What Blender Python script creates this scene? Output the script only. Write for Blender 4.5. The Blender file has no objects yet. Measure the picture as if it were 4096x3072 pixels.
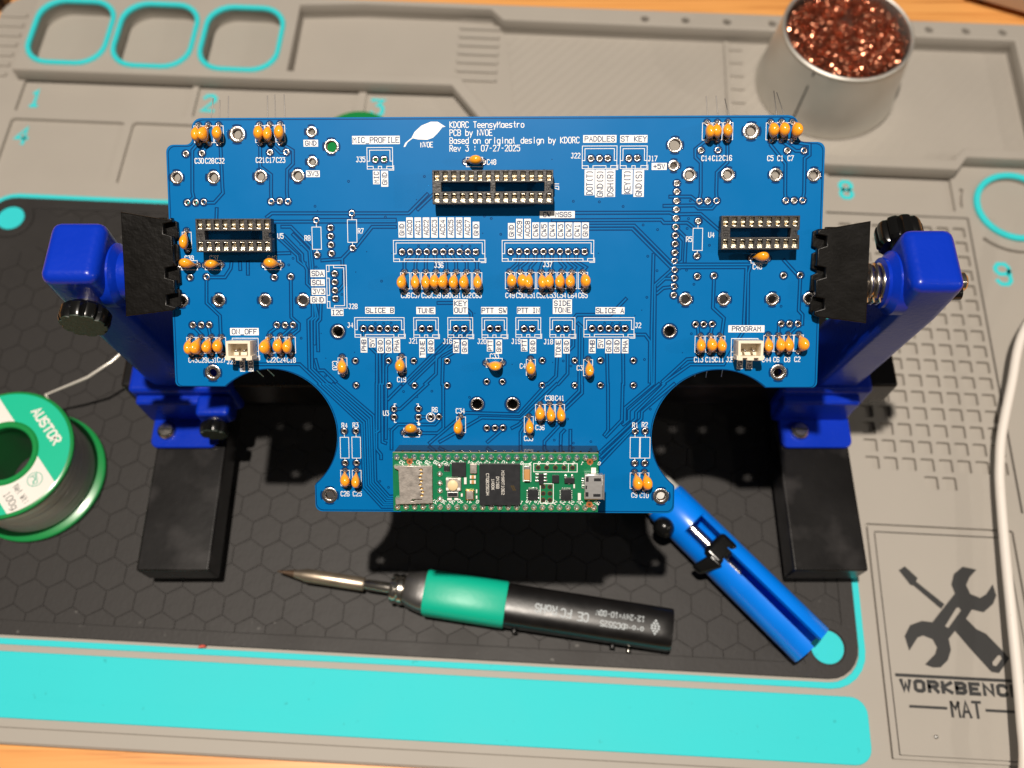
import bpy, bmesh, math, random
from mathutils import Matrix, Vector
random.seed(7)
S = 0.001                       # everything below is written in millimetres
scene = bpy.context.scene
COL = scene.collection

# ------------------------------------------------------------------ camera
CAM_H, CAM_PITCH, FPX = 369.0, math.radians(65.7), 3629.0 / 4096.0
cam_d = bpy.data.cameras.new("camera")
cam = bpy.data.objects.new("camera", cam_d)
COL.objects.link(cam)
cam.location = (0, 0, CAM_H * S)
cam.rotation_euler = (math.pi / 2 - CAM_PITCH, 0, 0)
cam_d.sensor_width = 36.0
cam_d.lens = 36.0 * FPX
cam_d.clip_start, cam_d.clip_end = 0.01, 20.0
cam_d.dof.use_dof = True
cam_d.dof.focus_distance = 0.274
cam_d.dof.aperture_fstop = 9.6
scene.camera = cam

# ------------------------------------------------------------------ world and lamps
world = bpy.data.worlds.new("World")
scene.world = world
world.use_nodes = True
bg = world.node_tree.nodes["Background"]
bg.inputs[0].default_value = (1.0, 0.93, 0.84, 1)
bg.inputs[1].default_value = 0.062

def lamp(name, loc, watts, radius, col):
    d = bpy.data.lights.new(name, 'POINT')
    d.energy, d.shadow_soft_size, d.color = watts, radius * S, col
    o = bpy.data.objects.new(name, d)
    o.location = [c * S for c in loc]
    COL.objects.link(o)
lamp("ceiling_lamp", (-96, 70, 1211), 76, 14, (1.0, 0.90, 0.79))
lamp("room_lamp", (760, -380, 1000), 2.2, 20, (1.0, 0.90, 0.78))
lamp("far_lamp", (1300, -150, 820), 10, 22, (1.0, 0.92, 0.82))

scene.view_settings.view_transform = 'Standard'
scene.view_settings.look = 'None'
scene.view_settings.exposure = 0.0
scene.view_settings.gamma = 1.0

# ------------------------------------------------------------------ materials
MATS = {}
def mat(name, rgb, rough=0.5, metal=0.0, bump=None, vary=None, coat=0.0, spec=0.5, specks=None, aniso=0.0):
    if name in MATS:
        return MATS[name]
    m = bpy.data.materials.new(name)
    m.use_nodes = True
    nt = m.node_tree
    b = nt.nodes["Principled BSDF"]
    b.inputs["Base Color"].default_value = (*rgb, 1)
    b.inputs["Roughness"].default_value = rough
    b.inputs["Metallic"].default_value = metal
    b.inputs["Coat Weight"].default_value = coat
    b.inputs["Coat Roughness"].default_value = 0.12
    b.inputs["Specular IOR Level"].default_value = spec
    b.inputs["Anisotropic"].default_value = aniso
    tc = nt.nodes.new("ShaderNodeTexCoord")
    col_out = None
    if vary:                                        # (scale, amount) soft blotches of the thing's own colour
        n = nt.nodes.new("ShaderNodeTexNoise")
        n.inputs["Scale"].default_value = vary[0]
        n.inputs["Detail"].default_value = 6
        nt.links.new(tc.outputs["Object"], n.inputs["Vector"])
        mx = nt.nodes.new("ShaderNodeMix"); mx.data_type = 'RGBA'
        mx.inputs[6].default_value = (*[c * (1 - vary[1]) for c in rgb], 1)
        mx.inputs[7].default_value = (*[min(1, c * (1 + vary[1])) for c in rgb], 1)
        nt.links.new(n.outputs["Fac"], mx.inputs[0])
        col_out = mx.outputs[2]
        rr = nt.nodes.new("ShaderNodeMapRange")
        rr.inputs[3].default_value = max(0.02, rough - 0.10); rr.inputs[4].default_value = min(1, rough + 0.10)
        nt.links.new(n.outputs["Fac"], rr.inputs[0]); nt.links.new(rr.outputs[0], b.inputs["Roughness"])
    if specks:                                      # (scale, threshold, colour) dust
        v = nt.nodes.new("ShaderNodeTexNoise")
        v.inputs["Scale"].default_value = specks[0]; v.inputs["Detail"].default_value = 3
        nt.links.new(tc.outputs["Object"], v.inputs["Vector"])
        r = nt.nodes.new("ShaderNodeValToRGB")
        r.color_ramp.elements[0].position = specks[1]; r.color_ramp.elements[1].position = min(1, specks[1] + (specks[3] if len(specks) > 3 else 0.06))
        nt.links.new(v.outputs["Fac"], r.inputs[0])
        mx2 = nt.nodes.new("ShaderNodeMix"); mx2.data_type = 'RGBA'
        nt.links.new(r.outputs[0], mx2.inputs[0])
        if col_out: nt.links.new(col_out, mx2.inputs[6])
        else: mx2.inputs[6].default_value = (*rgb, 1)
        mx2.inputs[7].default_value = (*specks[2], 1)
        col_out = mx2.outputs[2]
    if col_out:
        nt.links.new(col_out, b.inputs["Base Color"])
    if bump:                                        # (scale, strength)
        n2 = nt.nodes.new("ShaderNodeTexNoise")
        n2.inputs["Scale"].default_value = bump[0]; n2.inputs["Detail"].default_value = 4
        nt.links.new(tc.outputs["Object"], n2.inputs["Vector"])
        bp = nt.nodes.new("ShaderNodeBump")
        bp.inputs["Strength"].default_value = bump[1]; bp.inputs["Distance"].default_value = 0.0004
        nt.links.new(n2.outputs["Fac"], bp.inputs["Height"])
        nt.links.new(bp.outputs[0], b.inputs["Normal"])
    MATS[name] = m
    return m

grey = mat("grey_silicone", (0.355, 0.326, 0.286), 0.62, bump=(900, 0.12), vary=(30, 0.05), specks=(420, 0.80, (0.5, 0.47, 0.42)))
black_sil = mat("black_silicone", (0.025, 0.0228, 0.0218), 0.58, spec=0.35, bump=(700, 0.25), vary=(45, 0.22), specks=(340, 0.70, (0.14, 0.135, 0.125), 0.10))
cyan = mat("cyan_silicone", (0.035, 0.585, 0.62), 0.6, spec=0.2, bump=(800, 0.10), vary=(22, 0.04), specks=(300, 0.70, (0.028, 0.44, 0.46), 0.10))
ink_black = mat("black_inlay", (0.02, 0.02, 0.02), 0.6, bump=(900, 0.1))
pcb_blue = mat("blue_solder_mask", (0.0, 0.130, 0.37), 0.36, vary=(60, 0.05), coat=0.06, spec=0.12)
pcb_trace = mat("blue_mask_over_trace", (0.0, 0.138, 0.385), 0.36, coat=0.06, spec=0.12)
pcb_gap = mat("blue_mask_over_gap", (0.0, 0.038, 0.142), 0.36, coat=0.06, spec=0.12)
pcb_edge = mat("board_edge", (0.10, 0.16, 0.17), 0.6)
silk = mat("white_silkscreen", (0.80, 0.80, 0.78), 0.55)
silk_blue = mat("blue_through_silkscreen", (0.0, 0.030, 0.12), 0.4)
tin = mat("tinned_pad", (0.50, 0.47, 0.45), 0.27, 1.0, bump=(2500, 0.25))
lead_m = mat("capacitor_lead", (0.46, 0.44, 0.42), 0.30, 1.0)
lead_tail_m = mat("dull_lead_wire", (0.22, 0.21, 0.20), 0.45, 0.8)
cap_or = mat("orange_epoxy", (0.95, 0.37, 0.02), 0.24, bump=(600, 0.10), vary=(300, 0.08), coat=0.5, specks=(900, 0.77, (0.45, 0.15, 0.01)))
sock_blk = mat("black_socket_plastic", (0.028, 0.026, 0.025), 0.42, bump=(1500, 0.25), vary=(400, 0.3))
contact_m = mat("socket_contact", (0.88, 0.80, 0.64), 0.34, 1.0, bump=(2500, 0.5))
jst_m = mat("cream_nylon", (0.80, 0.71, 0.56), 0.4)
green_pcb = mat("green_solder_mask", (0.005, 0.155, 0.062), 0.32, vary=(300, 0.12), coat=0.3)
green_edge = mat("bare_board_edge", (0.38, 0.36, 0.16), 0.6)
hdr_blk = mat("glossy_black_header", (0.012, 0.012, 0.013), 0.10, vary=(200, 0.3))
solder = mat("solder_joint", (0.82, 0.81, 0.78), 0.34, 1.0, bump=(1800, 0.45))
sd_metal = mat("brushed_steel", (0.62, 0.57, 0.52), 0.45, 1.0, bump=(1800, 0.07), vary=(600, 0.12))
usb_metal = mat("usb_steel", (0.78, 0.78, 0.78), 0.40, 1.0, bump=(900, 0.05))
chip_m = mat("black_chip", (0.018, 0.019, 0.022), 0.38, vary=(500, 0.3))
chip_ink = mat("chip_marking", (0.60, 0.58, 0.54), 0.6)
gold_m = mat("gold_plating", (0.85, 0.58, 0.22), 0.25, 1.0)
tan_cap = mat("tan_ceramic", (0.48, 0.25, 0.09), 0.4)
white_cer = mat("white_ceramic", (0.75, 0.73, 0.68), 0.4)
cream_btn = mat("cream_button", (0.72, 0.57, 0.32), 0.45)
copper_dot = mat("copper_ring", (0.42, 0.13, 0.04), 0.4, 0.3)
vise_blue = mat("blue_powder_coat", (0.002, 0.028, 0.41), 0.30, bump=(650, 0.30), vary=(70, 0.10), coat=0.08, spec=0.25, specks=(700, 0.80, (0.10, 0.14, 0.6)))
jaw_blk = mat("black_jaw_plastic", (0.0035, 0.003, 0.0025), 0.36, spec=0.25, bump=(600, 0.35), vary=(150, 0.35), specks=(260, 0.76, (0.02, 0.019, 0.017)))
knob_blk = mat("black_knob_plastic", (0.004, 0.004, 0.004), 0.20, bump=(500, 0.08))
knob_cap = mat("dark_green_knob_face", (0.018, 0.032, 0.022), 0.55, bump=(900, 0.7))
bar_blk = mat("black_painted_steel", (0.006, 0.0055, 0.0055), 0.30, spec=0.35, bump=(400, 0.08), vary=(38, 0.5), specks=(60, 0.52, (0.028, 0.026, 0.026), 0.22))
rubber = mat("black_rubber", (0.006, 0.006, 0.006), 0.75)
steel = mat("bright_steel", (0.62, 0.58, 0.52), 0.22, 1.0, bump=(600, 0.15))
tip_dark = mat("burnt_tip", (0.16, 0.105, 0.07), 0.5, 0.7, vary=(260, 0.5))
pump_blue = mat("blue_aluminium", (0.0, 0.20, 0.86), 0.30, vary=(80, 0.08), coat=0.3)
pump_grey = mat("grey_nozzle", (0.55, 0.54, 0.50), 0.5)
iron_blk = mat("black_handle", (0.006, 0.0055, 0.0055), 0.33, spec=0.4, bump=(900, 0.04), vary=(180, 0.4))
grip_m = mat("green_silicone_grip", (0.0, 0.42, 0.27), 0.42, bump=(500, 0.12))
tip_m = mat("heat_tinted_steel", (0.52, 0.43, 0.33), 0.36, 0.9, vary=(110, 0.55))
print_grey = mat("grey_print", (0.42, 0.46, 0.48), 0.6)
spool_green = mat("green_plastic", (0.008, 0.235, 0.055), 0.30, coat=0.2)
label_teal = mat("teal_label", (0.0, 0.46, 0.27), 0.45)
label_white = mat("white_label", (0.74, 0.71, 0.66), 0.5)
label_ink = mat("label_ink", (0.08, 0.08, 0.08), 0.6)
label_inkg = mat("label_green_ink", (0.05, 0.40, 0.28), 0.6)
solder_wire = mat("solder_wire", (0.80, 0.77, 0.70), 0.30, 0.4)
wool_shade = mat("shaded_wool_depth", (0.06, 0.018, 0.010), 0.7)  # copper wool darkened: shade deep between the strands put into the colour
nose_m = mat("grey_nose_metal", (0.22, 0.215, 0.21), 0.36, 0.9, bump=(500, 0.15))
copper = mat("copper_wool", (0.76, 0.32, 0.19), 0.24, 1.0)
tin_can = mat("tin_plate", (0.66, 0.64, 0.59), 0.52, 0.85, bump=(120, 0.15), vary=(60, 0.12))
cable_m = mat("white_cable_jacket", (0.76, 0.71, 0.65), 0.42, bump=(300, 0.15), specks=(500, 0.72, (0.40, 0.34, 0.27)))
box_m = mat("pale_brown_board", (0.48, 0.33, 0.22), 0.6, vary=(30, 0.06))
dark_plastic = mat("dark_plastic", (0.008, 0.008, 0.009), 0.4)
red_m = mat("red_crumb", (0.55, 0.07, 0.04), 0.6)

def wood_material():
    m = bpy.data.materials.new("bamboo_top"); m.use_nodes = True
    nt = m.node_tree; b = nt.nodes["Principled BSDF"]; b.inputs["Roughness"].default_value = 0.42
    tc = nt.nodes.new("ShaderNodeTexCoord"); mp = nt.nodes.new("ShaderNodeMapping")
    mp.inputs["Rotation"].default_value = (0, 0, math.radians(2.6))
    mp.inputs["Scale"].default_value = (6, 240, 1)
    nt.links.new(tc.outputs["Object"], mp.inputs[0])
    n = nt.nodes.new("ShaderNodeTexNoise"); n.inputs["Scale"].default_value = 1.6; n.inputs["Detail"].default_value = 8
    n.inputs["Distortion"].default_value = 0.6
    nt.links.new(mp.outputs[0], n.inputs[0])
    r = nt.nodes.new("ShaderNodeValToRGB")
    e = r.color_ramp.elements
    e[0].position, e[0].color = 0.30, (0.42, 0.15, 0.035, 1)
    e[1].position, e[1].color = 0.56, (0.76, 0.36, 0.105, 1)
    e2 = r.color_ramp.elements.new(0.44); e2.color = (0.70, 0.31, 0.085, 1)
    nt.links.new(n.outputs[0], r.inputs[0]); nt.links.new(r.outputs[0], b.inputs["Base Color"])
    return m
wood = wood_material()

def striped_silicone():
    m = grey.copy(); m.name = "grey_silicone_diagonal_ribs"
    nt = m.node_tree; b = nt.nodes["Principled BSDF"]
    tc = nt.nodes.new("ShaderNodeTexCoord"); w = nt.nodes.new("ShaderNodeTexWave")
    mp = nt.nodes.new("ShaderNodeMapping"); mp.inputs["Rotation"].default_value = (0, 0, math.radians(40))
    nt.links.new(tc.outputs["Object"], mp.inputs[0]); nt.links.new(mp.outputs[0], w.inputs[0])
    w.inputs["Scale"].default_value = 62; w.inputs["Distortion"].default_value = 0
    bp = nt.nodes.new("ShaderNodeBump"); bp.inputs["Strength"].default_value = 0.35; bp.inputs["Distance"].default_value = 0.0006
    nt.links.new(w.outputs[1], bp.inputs["Height"]); nt.links.new(bp.outputs[0], b.inputs["Normal"])
    return m
grey_rib = striped_silicone()

# ------------------------------------------------------------------ mesh helpers
def link(name, me, m, parent=None):
    o = bpy.data.objects.new(name, me)
    if m and me and not me.materials: me.materials.append(m)
    COL.objects.link(o)
    if parent: o.parent = parent
    return o

def empty(name, loc=(0, 0, 0), label=None, cat=None, group=None):
    o = bpy.data.objects.new(name, None); o.empty_display_size = 0.01
    o.location = [c * S for c in loc]; COL.objects.link(o)
    if label: o["label"] = label
    if cat: o["category"] = cat
    if group: o["group"] = group
    return o

def tag(o, label, cat, group=None):
    o["label"] = label; o["category"] = cat
    if group: o["group"] = group
    return o

class MB:
    def __init__(s): s.v, s.f = [], []
    def add(s, vs, fs):
        k = len(s.v); s.v += [tuple(p) for p in vs]; s.f += [tuple(i + k for i in f) for f in fs]; return s
    def box(s, x0, x1, y0, y1, z0, z1):
        return s.add([(x, y, z) for z in (z0, z1) for y in (y0, y1) for x in (x0, x1)],
                     [(0, 2, 3, 1), (4, 5, 7, 6), (0, 1, 5, 4), (2, 6, 7, 3), (0, 4, 6, 2), (1, 3, 7, 5)])
    def prism(s, poly, z0, z1, inset=0):
        n = len(poly); cx = sum(p[0] for p in poly) / n; cy = sum(p[1] for p in poly) / n
        def ins(p):
            d = math.hypot(p[0] - cx, p[1] - cy) or 1
            return (p[0] - (p[0] - cx) / d * inset, p[1] - (p[1] - cy) / d * inset)
        top = [ins(p) for p in poly]
        zi = z1 - inset
        vs = [(x, y, z0) for x, y in poly]
        rings = [vs]
        if inset: rings.append([(x, y, zi) for x, y in poly])
        rings.append([(x, y, z1) for x, y in top])
        V = [p for r in rings for p in r]; F = []
        for k in range(len(rings) - 1):
            for i in range(n):
                j = (i + 1) % n
                F.append((k * n + i, k * n + j, (k + 1) * n + j, (k + 1) * n + i))
        F.append(tuple(reversed(range(n)))); F.append(tuple(range((len(rings) - 1) * n, len(rings) * n)))
        return s.add(V, F)
    def rings(s, R, cap=True, closed=False):
        n = len(R[0]); V = [p for r in R for p in r]; F = []
        m = len(R)
        for k in range(m if closed else m - 1):
            k2 = (k + 1) % m
            for i in range(n):
                j = (i + 1) % n
                F.append((k * n + i, k * n + j, k2 * n + j, k2 * n + i))
        if cap and not closed:
            F.append(tuple(reversed(range(n)))); F.append(tuple(range((m - 1) * n, m * n)))
        return s.add(V, F)
    def lathe(s, prof, n=32, axis='z', o=(0, 0, 0), closed=False, cap=True):
        R = []
        for r, h in prof:
            ring = []
            for i in range(n):
                a = 2 * math.pi * i / n; c, d = r * math.cos(a), r * math.sin(a)
                p = {'z': (c, d, h), 'x': (h, c, d), 'y': (d, h, c)}[axis]
                ring.append((p[0] + o[0], p[1] + o[1], p[2] + o[2]))
            R.append(ring)
        return s.rings(R, cap, closed)
    def tube(s, pts, r, n=8, cap=True):
        P = [Vector(p) for p in pts]; R = []
        up = Vector((0.13, 0.27, 1)).normalized()
        for i, p in enumerate(P):
            d = (P[min(i + 1, len(P) - 1)] - P[max(i - 1, 0)]).normalized()
            a = d.cross(up); a = a.normalized() if a.length > 1e-6 else d.cross(Vector((1, 0, 0))).normalized()
            b = a.cross(d)
            rr = r[i] if isinstance(r, (list, tuple)) else r
            R.append([tuple(p + a * rr * math.cos(2 * math.pi * k / n) + b * rr * math.sin(2 * math.pi * k / n)) for k in range(n)])
        return s.rings(R, cap)
    def strip(s, pts, w, z):
        """flat mitred ribbon along a 2D polyline"""
        P = []
        for p in pts:
            if not P or math.hypot(p[0] - P[-1][0], p[1] - P[-1][1]) > 1e-4: P.append(p)
        n = len(P)
        if n < 2: return s
        cl = n > 3 and math.hypot(P[0][0] - P[-1][0], P[0][1] - P[-1][1]) < 1e-3
        h = w / 2; V = []
        def nrm(a, b):
            d = math.hypot(b[0] - a[0], b[1] - a[1]); return (-(b[1] - a[1]) / d, (b[0] - a[0]) / d)
        for i in range(n):
            if 0 < i < n - 1: a, b = nrm(P[i - 1], P[i]), nrm(P[i], P[i + 1])
            elif cl: a, b = nrm(P[-2], P[-1]), nrm(P[0], P[1])
            else: a = b = nrm(P[0], P[1]) if i == 0 else nrm(P[-2], P[-1])
            mx, my = a[0] + b[0], a[1] + b[1]; l = math.hypot(mx, my)
            if l < 0.5: mx, my, l, k = a[0], a[1], 1, 1
            else: k = min(1.6, 1 / max(0.3, (mx * a[0] + my * a[1]) / l))
            mx, my = mx / l * h * k, my / l * h * k
            x, y = P[i]
            if not cl:
                if i == 0: d = nrm(P[0], P[1]); x, y = x - d[1] * h * 0.8, y + d[0] * h * 0.8
                if i == n - 1: d = nrm(P[-2], P[-1]); x, y = x + d[1] * h * 0.8, y - d[0] * h * 0.8
            V += [(x - mx, y - my, z), (x + mx, y + my, z)]
        return s.add(V, [(2 * i, 2 * i + 2, 2 * i + 3, 2 * i + 1) for i in range(n - 1)])
    def mesh(s, name, smooth=None):
        me = bpy.data.meshes.new(name)
        me.from_pydata([(x * S, y * S, z * S) for x, y, z in s.v], [], s.f); me.update()
        bm = bmesh.new(); bm.from_mesh(me)
        if smooth is not None and smooth >= 0: bmesh.ops.recalc_face_normals(bm, faces=bm.faces)
        bm.to_mesh(me); bm.free()
        if smooth and smooth > 0:
            me.shade_smooth()
            me.set_sharp_from_angle(angle=math.radians(smooth))
        return me
    def build(s, name, m, parent=None, smooth=0, bevel=0, seg=3, loc=None):
        o = link(name, s.mesh(name, smooth), m, parent)
        if loc: o.location = [c * S for c in loc]
        if bevel:
            b = o.modifiers.new("edge", 'BEVEL'); b.width = bevel * S; b.segments = seg; b.limit_method = 'ANGLE'
            b.angle_limit = math.radians(40)
            o.data.shade_smooth()
            o.modifiers.new("normals", 'WEIGHTED_NORMAL')
        return o

def shape(name, loops, z0, z1, m, parent=None, bevel=0.0):
    """plate from closed 2D loops (inner loops become openings), with rounded edges"""
    cu = bpy.data.curves.new(name, 'CURVE'); cu.dimensions = '2D'; cu.fill_mode = 'BOTH'
    cu.extrude = (z1 - z0) / 2 - bevel; cu.bevel_depth = bevel; cu.bevel_resolution = 1; cu.offset = -bevel
    for lp in loops:
        sp = cu.splines.new('POLY'); sp.points.add(len(lp) - 1)
        for p, q in zip(sp.points, lp): p.co = (q[0], q[1], 0, 1)
        sp.use_cyclic_u = True
    t = bpy.data.objects.new("tmp", cu); COL.objects.link(t)
    dg = bpy.context.evaluated_depsgraph_get()
    me = bpy.data.meshes.new_from_object(t.evaluated_get(dg))
    bpy.data.objects.remove(t); bpy.data.curves.remove(cu)
    me.name = name
    me.transform(Matrix.Translation((0, 0, (z0 + z1) / 2 * S)) @ Matrix.Scale(S, 4))
    me.materials.clear()
    if bevel:
        me.shade_smooth(); me.set_sharp_from_angle(angle=math.radians(50))
    return link(name, me, m, parent)

def rrect(x0, y0, x1, y1, r, n=6):
    P = []
    for cx, cy, a0 in ((x1 - r, y1 - r, 0), (x0 + r, y1 - r, 90), (x0 + r, y0 + r, 180), (x1 - r, y0 + r, 270)):
        for i in range(n + 1):
            a = math.radians(a0 + 90 * i / n); P.append((cx + r * math.cos(a), cy + r * math.sin(a)))
    return P
def circ(x, y, r, n=16, a0=0): return [(x + r * math.cos(2 * math.pi * i / n + a0), y + r * math.sin(2 * math.pi * i / n + a0)) for i in range(n)]
def arc(x, y, r, a, b, n=12): return [(x + r * math.cos(math.radians(a + (b - a) * i / n)), y + r * math.sin(math.radians(a + (b - a) * i / n))) for i in range(n + 1)]

# ------------------------------------------------------------------ single-stroke lettering
G = {'0': "10 30 41 45 36 16 05 01 10", '1': "15 26 20;10 30", '2': "05 16 36 45 44 00 40", '3': "06 46 24 34 43 41 30 10 01", '4': "30 36 02 42",
     '5': "46 06 04 34 43 41 30 10 01", '6': "45 36 16 05 01 10 30 41 42 33 13 02", '7': "06 46 10", '8': "13 04 05 16 36 45 44 33 13 02 01 10 30 41 42 33",
     '9': "01 10 30 41 45 36 16 05 04 13 33 44", 'A': "00 26 40;12 32", 'B': "00 06 36 45 44 33 03;33 42 41 30 00", 'C': "45 36 16 05 01 10 30 41",
     'D': "00 06 26 44 42 20 00", 'E': "46 06 00 40;03 33", 'F': "46 06 00;03 33", 'G': "45 36 16 05 01 10 30 41 43 23", 'H': "00 06;40 46;03 43",
     'I': "16 36;26 20;10 30", 'J': "16 36 31 20 10 01", 'K': "06 00;46 03 40", 'L': "06 00 40", 'M': "00 06 23 46 40", 'N': "00 06 40 46",
     'O': "10 30 41 45 36 16 05 01 10", 'P': "00 06 36 45 44 33 03", 'Q': "10 30 41 45 36 16 05 01 10;22 40", 'R': "00 06 36 45 44 33 03;23 40",
     'S': "45 36 16 05 04 13 33 42 41 30 10 01", 'T': "06 46;26 20", 'U': "06 01 10 30 41 46", 'V': "06 20 46", 'W': "06 10 24 30 46", 'X': "06 40;00 46",
     'Y': "06 23 46;23 20", 'Z': "06 46 00 40", '-': "13 33", '=': "14 34;12 32", '+': "03 43;21 25", '(': "36 25 21 30", ')': "16 25 21 10", ':': "24 25;21 22",
     '.': "20 21", '_': "0. 4.", 'a': "43 34 14 03 01 10 30 41;44 40", 'b': "06 00;03 14 34 43 41 30 10 01", 'c': "43 34 14 03 01 10 30 41", 'd': "46 40;43 34 14 03 01 10 30 41",
     'e': "02 42 43 34 14 03 01 10 40", 'g': "43 34 14 03 01 10 30 41;44 4. 1,", 'i': "24 20;26 25", 'l': "16 11 20", 'n': "04 00;03 14 34 43 40",
     'o': "10 30 41 43 34 14 03 01 10", 'r': "04 00;02 14 34", 's': "44 14 03 12 32 41 30 00", 't': "26 21 30;14 34", 'u': "04 01 10 30 41;44 40",
     'v': "04 20 44", 'y': "04 20;44 1,", 'w': "04 10 23 30 44", 'h': "06 00;03 14 34 43 40"}
YV = {'.': -1, ',': -2}
def glyph(ch): return [[(int(p[0]), YV.get(p[1], None) if p[1] in YV else int(p[1])) for p in st.split()] for st in G[ch].split(';')] if ch in G else []
def text_width(t, h): return (len(t) * 5.6 - 1.6) * h / 6
def strokes(mb, t, x, y, h, wd, z, rot=0, align='C', sx=1.0):
    """lettering centred on (x, y)"""
    k = h / 6; tw = text_width(t, h) * sx
    ca, sa = math.cos(math.radians(rot)), math.sin(math.radians(rot)); px = -tw / 2 if align == 'C' else 0; dz = 0
    for ch in t:
        for st in glyph(ch):
            P = [(px + gx * k * sx, gy * k - h / 2) for gx, gy in st]
            mb.strip([(x + a * ca - b * sa, y + a * sa + b * ca) for a, b in P], wd, z + dz); dz = (dz + 0.004) % 0.02
        px += 5.6 * k * sx
    return mb

# ================================================================== table top
tb = MB().box(-900, 900, -500, 1100, -27, -7).build("tabletop", wood)
tb["kind"] = "structure"; tb["label"] = "orange bamboo bench top under the grey mat"

# ================================================================== silicone work mat (own frame, turned 3 degrees)
MAT_A = math.radians(-2.97)
matt = empty("workbench_mat", (0, 0, -7), "large grey silicone work mat with cyan trim and black hexagon field", "work mat")
matt.rotation_euler.z = MAT_A
matf = matt
def mshape(name, loops, z0, z1, m, bevel=0.0, parent=None):
    return shape(name, loops, z0 + 7, z1 + 7, m, parent or matf, bevel)
XL, XR, YB, YT = -300.0, 256.0, 7.2, 387.0
BX0, BX1, BY0, BY1 = -268.0, 133.2, 46.9, 253.6            # black field
upper = [(-134, 334.5), (-44.5, 335), (-13.5, 294.7), (202, 294.7), (208, 302), (246, 302), (246, 375), (-24, 375.6), (-31, 383.2), (-100, 383.4), (-134, 381)]
trays = [rrect(x0, 333.4, x0 + 41, 377, 13) for x0 in (-272.6, -227.4, -181.6)]
def inset_loop(lp, d):
    n = len(lp); cx = sum(p[0] for p in lp) / n; cy = sum(p[1] for p in lp) / n
    return [(cx + (p[0] - cx) * (1 - d / max(1, abs(p[0] - cx) + 1e-6 if abs(p[0] - cx) > 5 else 20)), cy + (p[1] - cy) * (1 - d / max(1, abs(p[1] - cy) if abs(p[1] - cy) > 5 else 20))) for p in lp]
mshape("base_sheet", [rrect(XL, YB, XR, YT, 14)], -7, -2, grey)
cells = [rrect(-273.5, 308, -184.2, 330.0, 1.0), rrect(-181.0, 308.5, -97, 330.5, 1.0), [(-93, 309), (-93, 331), (-47, 331), (-31, 309)],
         rrect(-273.5, 265, -214.5, 303.2, 2), rrect(-210.5, 265, -151, 303.6, 2), rrect(-147, 265, -88, 303.6, 2), rrect(142.5, 269.5, 203, 291, 1.5)]
PXP, PYP, PSZ = 7.82, 8.0, 5.8
pockets = [(150.9 - PSZ / 2 + PXP * i, 140.4 - PSZ / 2 + PYP * j) for j in range(16) for i in range(8)] + [(174.9 - PSZ / 2, 132.4 - PSZ / 2), (182.6 - PSZ / 2, 132.4 - PSZ / 2)]
frame = lambda x0, y0, x1, y1, r, w: [rrect(x0, y0, x1, y1, r), rrect(x0 + w, y0 + w, x1 - w, y1 - w, max(0.3, r - w))]
RC = (232, 273.8)
ring_arc = arc(RC[0], RC[1], 27, 158, 183, 8) + arc(RC[0], RC[1], 25.2, 183, 158, 8)
ring_arc2 = arc(RC[0], RC[1], 27, 226, 292, 10) + arc(RC[0], RC[1], 25.2, 292, 226, 10)
field_loops = ([rrect(XL + 0.5, YB + 6, XR - 0.5, YT - 0.5, 13)] + trays + [upper] + cells + [rrect(px - PSZ / 2, py - PSZ / 2, px + PSZ / 2, py + PSZ / 2, 0.6, 2) for px, py in pockets]
               + frame(141.7, 18.4, 203, 110.4, 1.2, 1.0) + frame(145, 20.4, 199.7, 107.2, 0.8, 0.5) + [circ(RC[0], RC[1], 17, 40), ring_arc, ring_arc2]
               + [[(207.6, 118), (208.6, 118), (208.6, 266.6), (139.6, 266.6), (139.6, 265.6), (207.6, 265.6)]])
mshape("field_sheet", field_loops, -1.99, 0, grey, 0.0)
# raised tray wall
blk = [(-276.5, 328), (-150, 328.5), (-48, 329.6), (-17.5, 289), (203.5, 289), (209, 297), (255, 297), (255, 386.2), (-276.5, 386.2)]
rim_holes = [circ(x, 380.3, 2.1, 12) for x in (51.4, 73, 95.1, 119.2, 140, 161, 181, 201.8, 221.2, 240.5)]
mshape("tray_wall", [blk] + trays + [upper] + rim_holes, 0.005, 8, grey, 0.5)
mshape("front_lip", [rrect(XL + 1, YB + 0.3, XR - 1, 13.2, 2.5)], -1.99, -0.7, grey, 0.5)
mshape("ribbed_tray_floor", [[(-12, 297), (200, 297), (207, 304), (244, 304), (244, 373), (-22, 373)]], -1.98, -1.6, grey_rib)
for k in range(8):
    MB().box(-48, -26, 341 + k * 6.0, 343.6 + k * 6.0, 5.0, 6.6).build("rib", grey, matf, 0, 0.5, 2)
MB().box(94.6, 97.2, 297, 374, 5.0, 7.6).build("divider_rail", grey, matf, 0, 0.5, 2)
for k in range(8):
    MB().box(97.3, 104.5, 306 + k * 9.0, 308.2 + k * 9.0, 5.0, 6.8).build("rib", grey, matf, 0, 0.5, 2)
for k in range(7):
    MB().box(-299, -284, 329.8 + k * 6.9, 332.6 + k * 6.9, 6.9, 8.3).build("rib", grey, matf, 0, 0.6, 2)
# cyan rims of the three square trays
for k, lp in enumerate(trays):
    x0 = (-272.6, -227.4, -181.6)[k]
    mshape("tray_rim", [rrect(x0 - 1.2, 332.2, x0 + 42.2, 378.2, 14), rrect(x0 + 1.4, 334.8, x0 + 39.6, 375.6, 12)], 6.6, 9.3, cyan, 0.9)
mshape("ring_rim", [circ(RC[0], RC[1], 20, 56), circ(RC[0], RC[1], 16.9, 56)], -0.4, 1.8, cyan, 0.7)
# pocket floors
pm = MB().prism(rrect(-2.85, -2.85, 2.85, 2.85, 0.6, 2), 5.0, 5.25, 0.1).mesh("pocket")
for px, py in pockets:
    o = link("pocket", pm, grey, matf); o.location = (px * S, py * S, 0)
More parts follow.
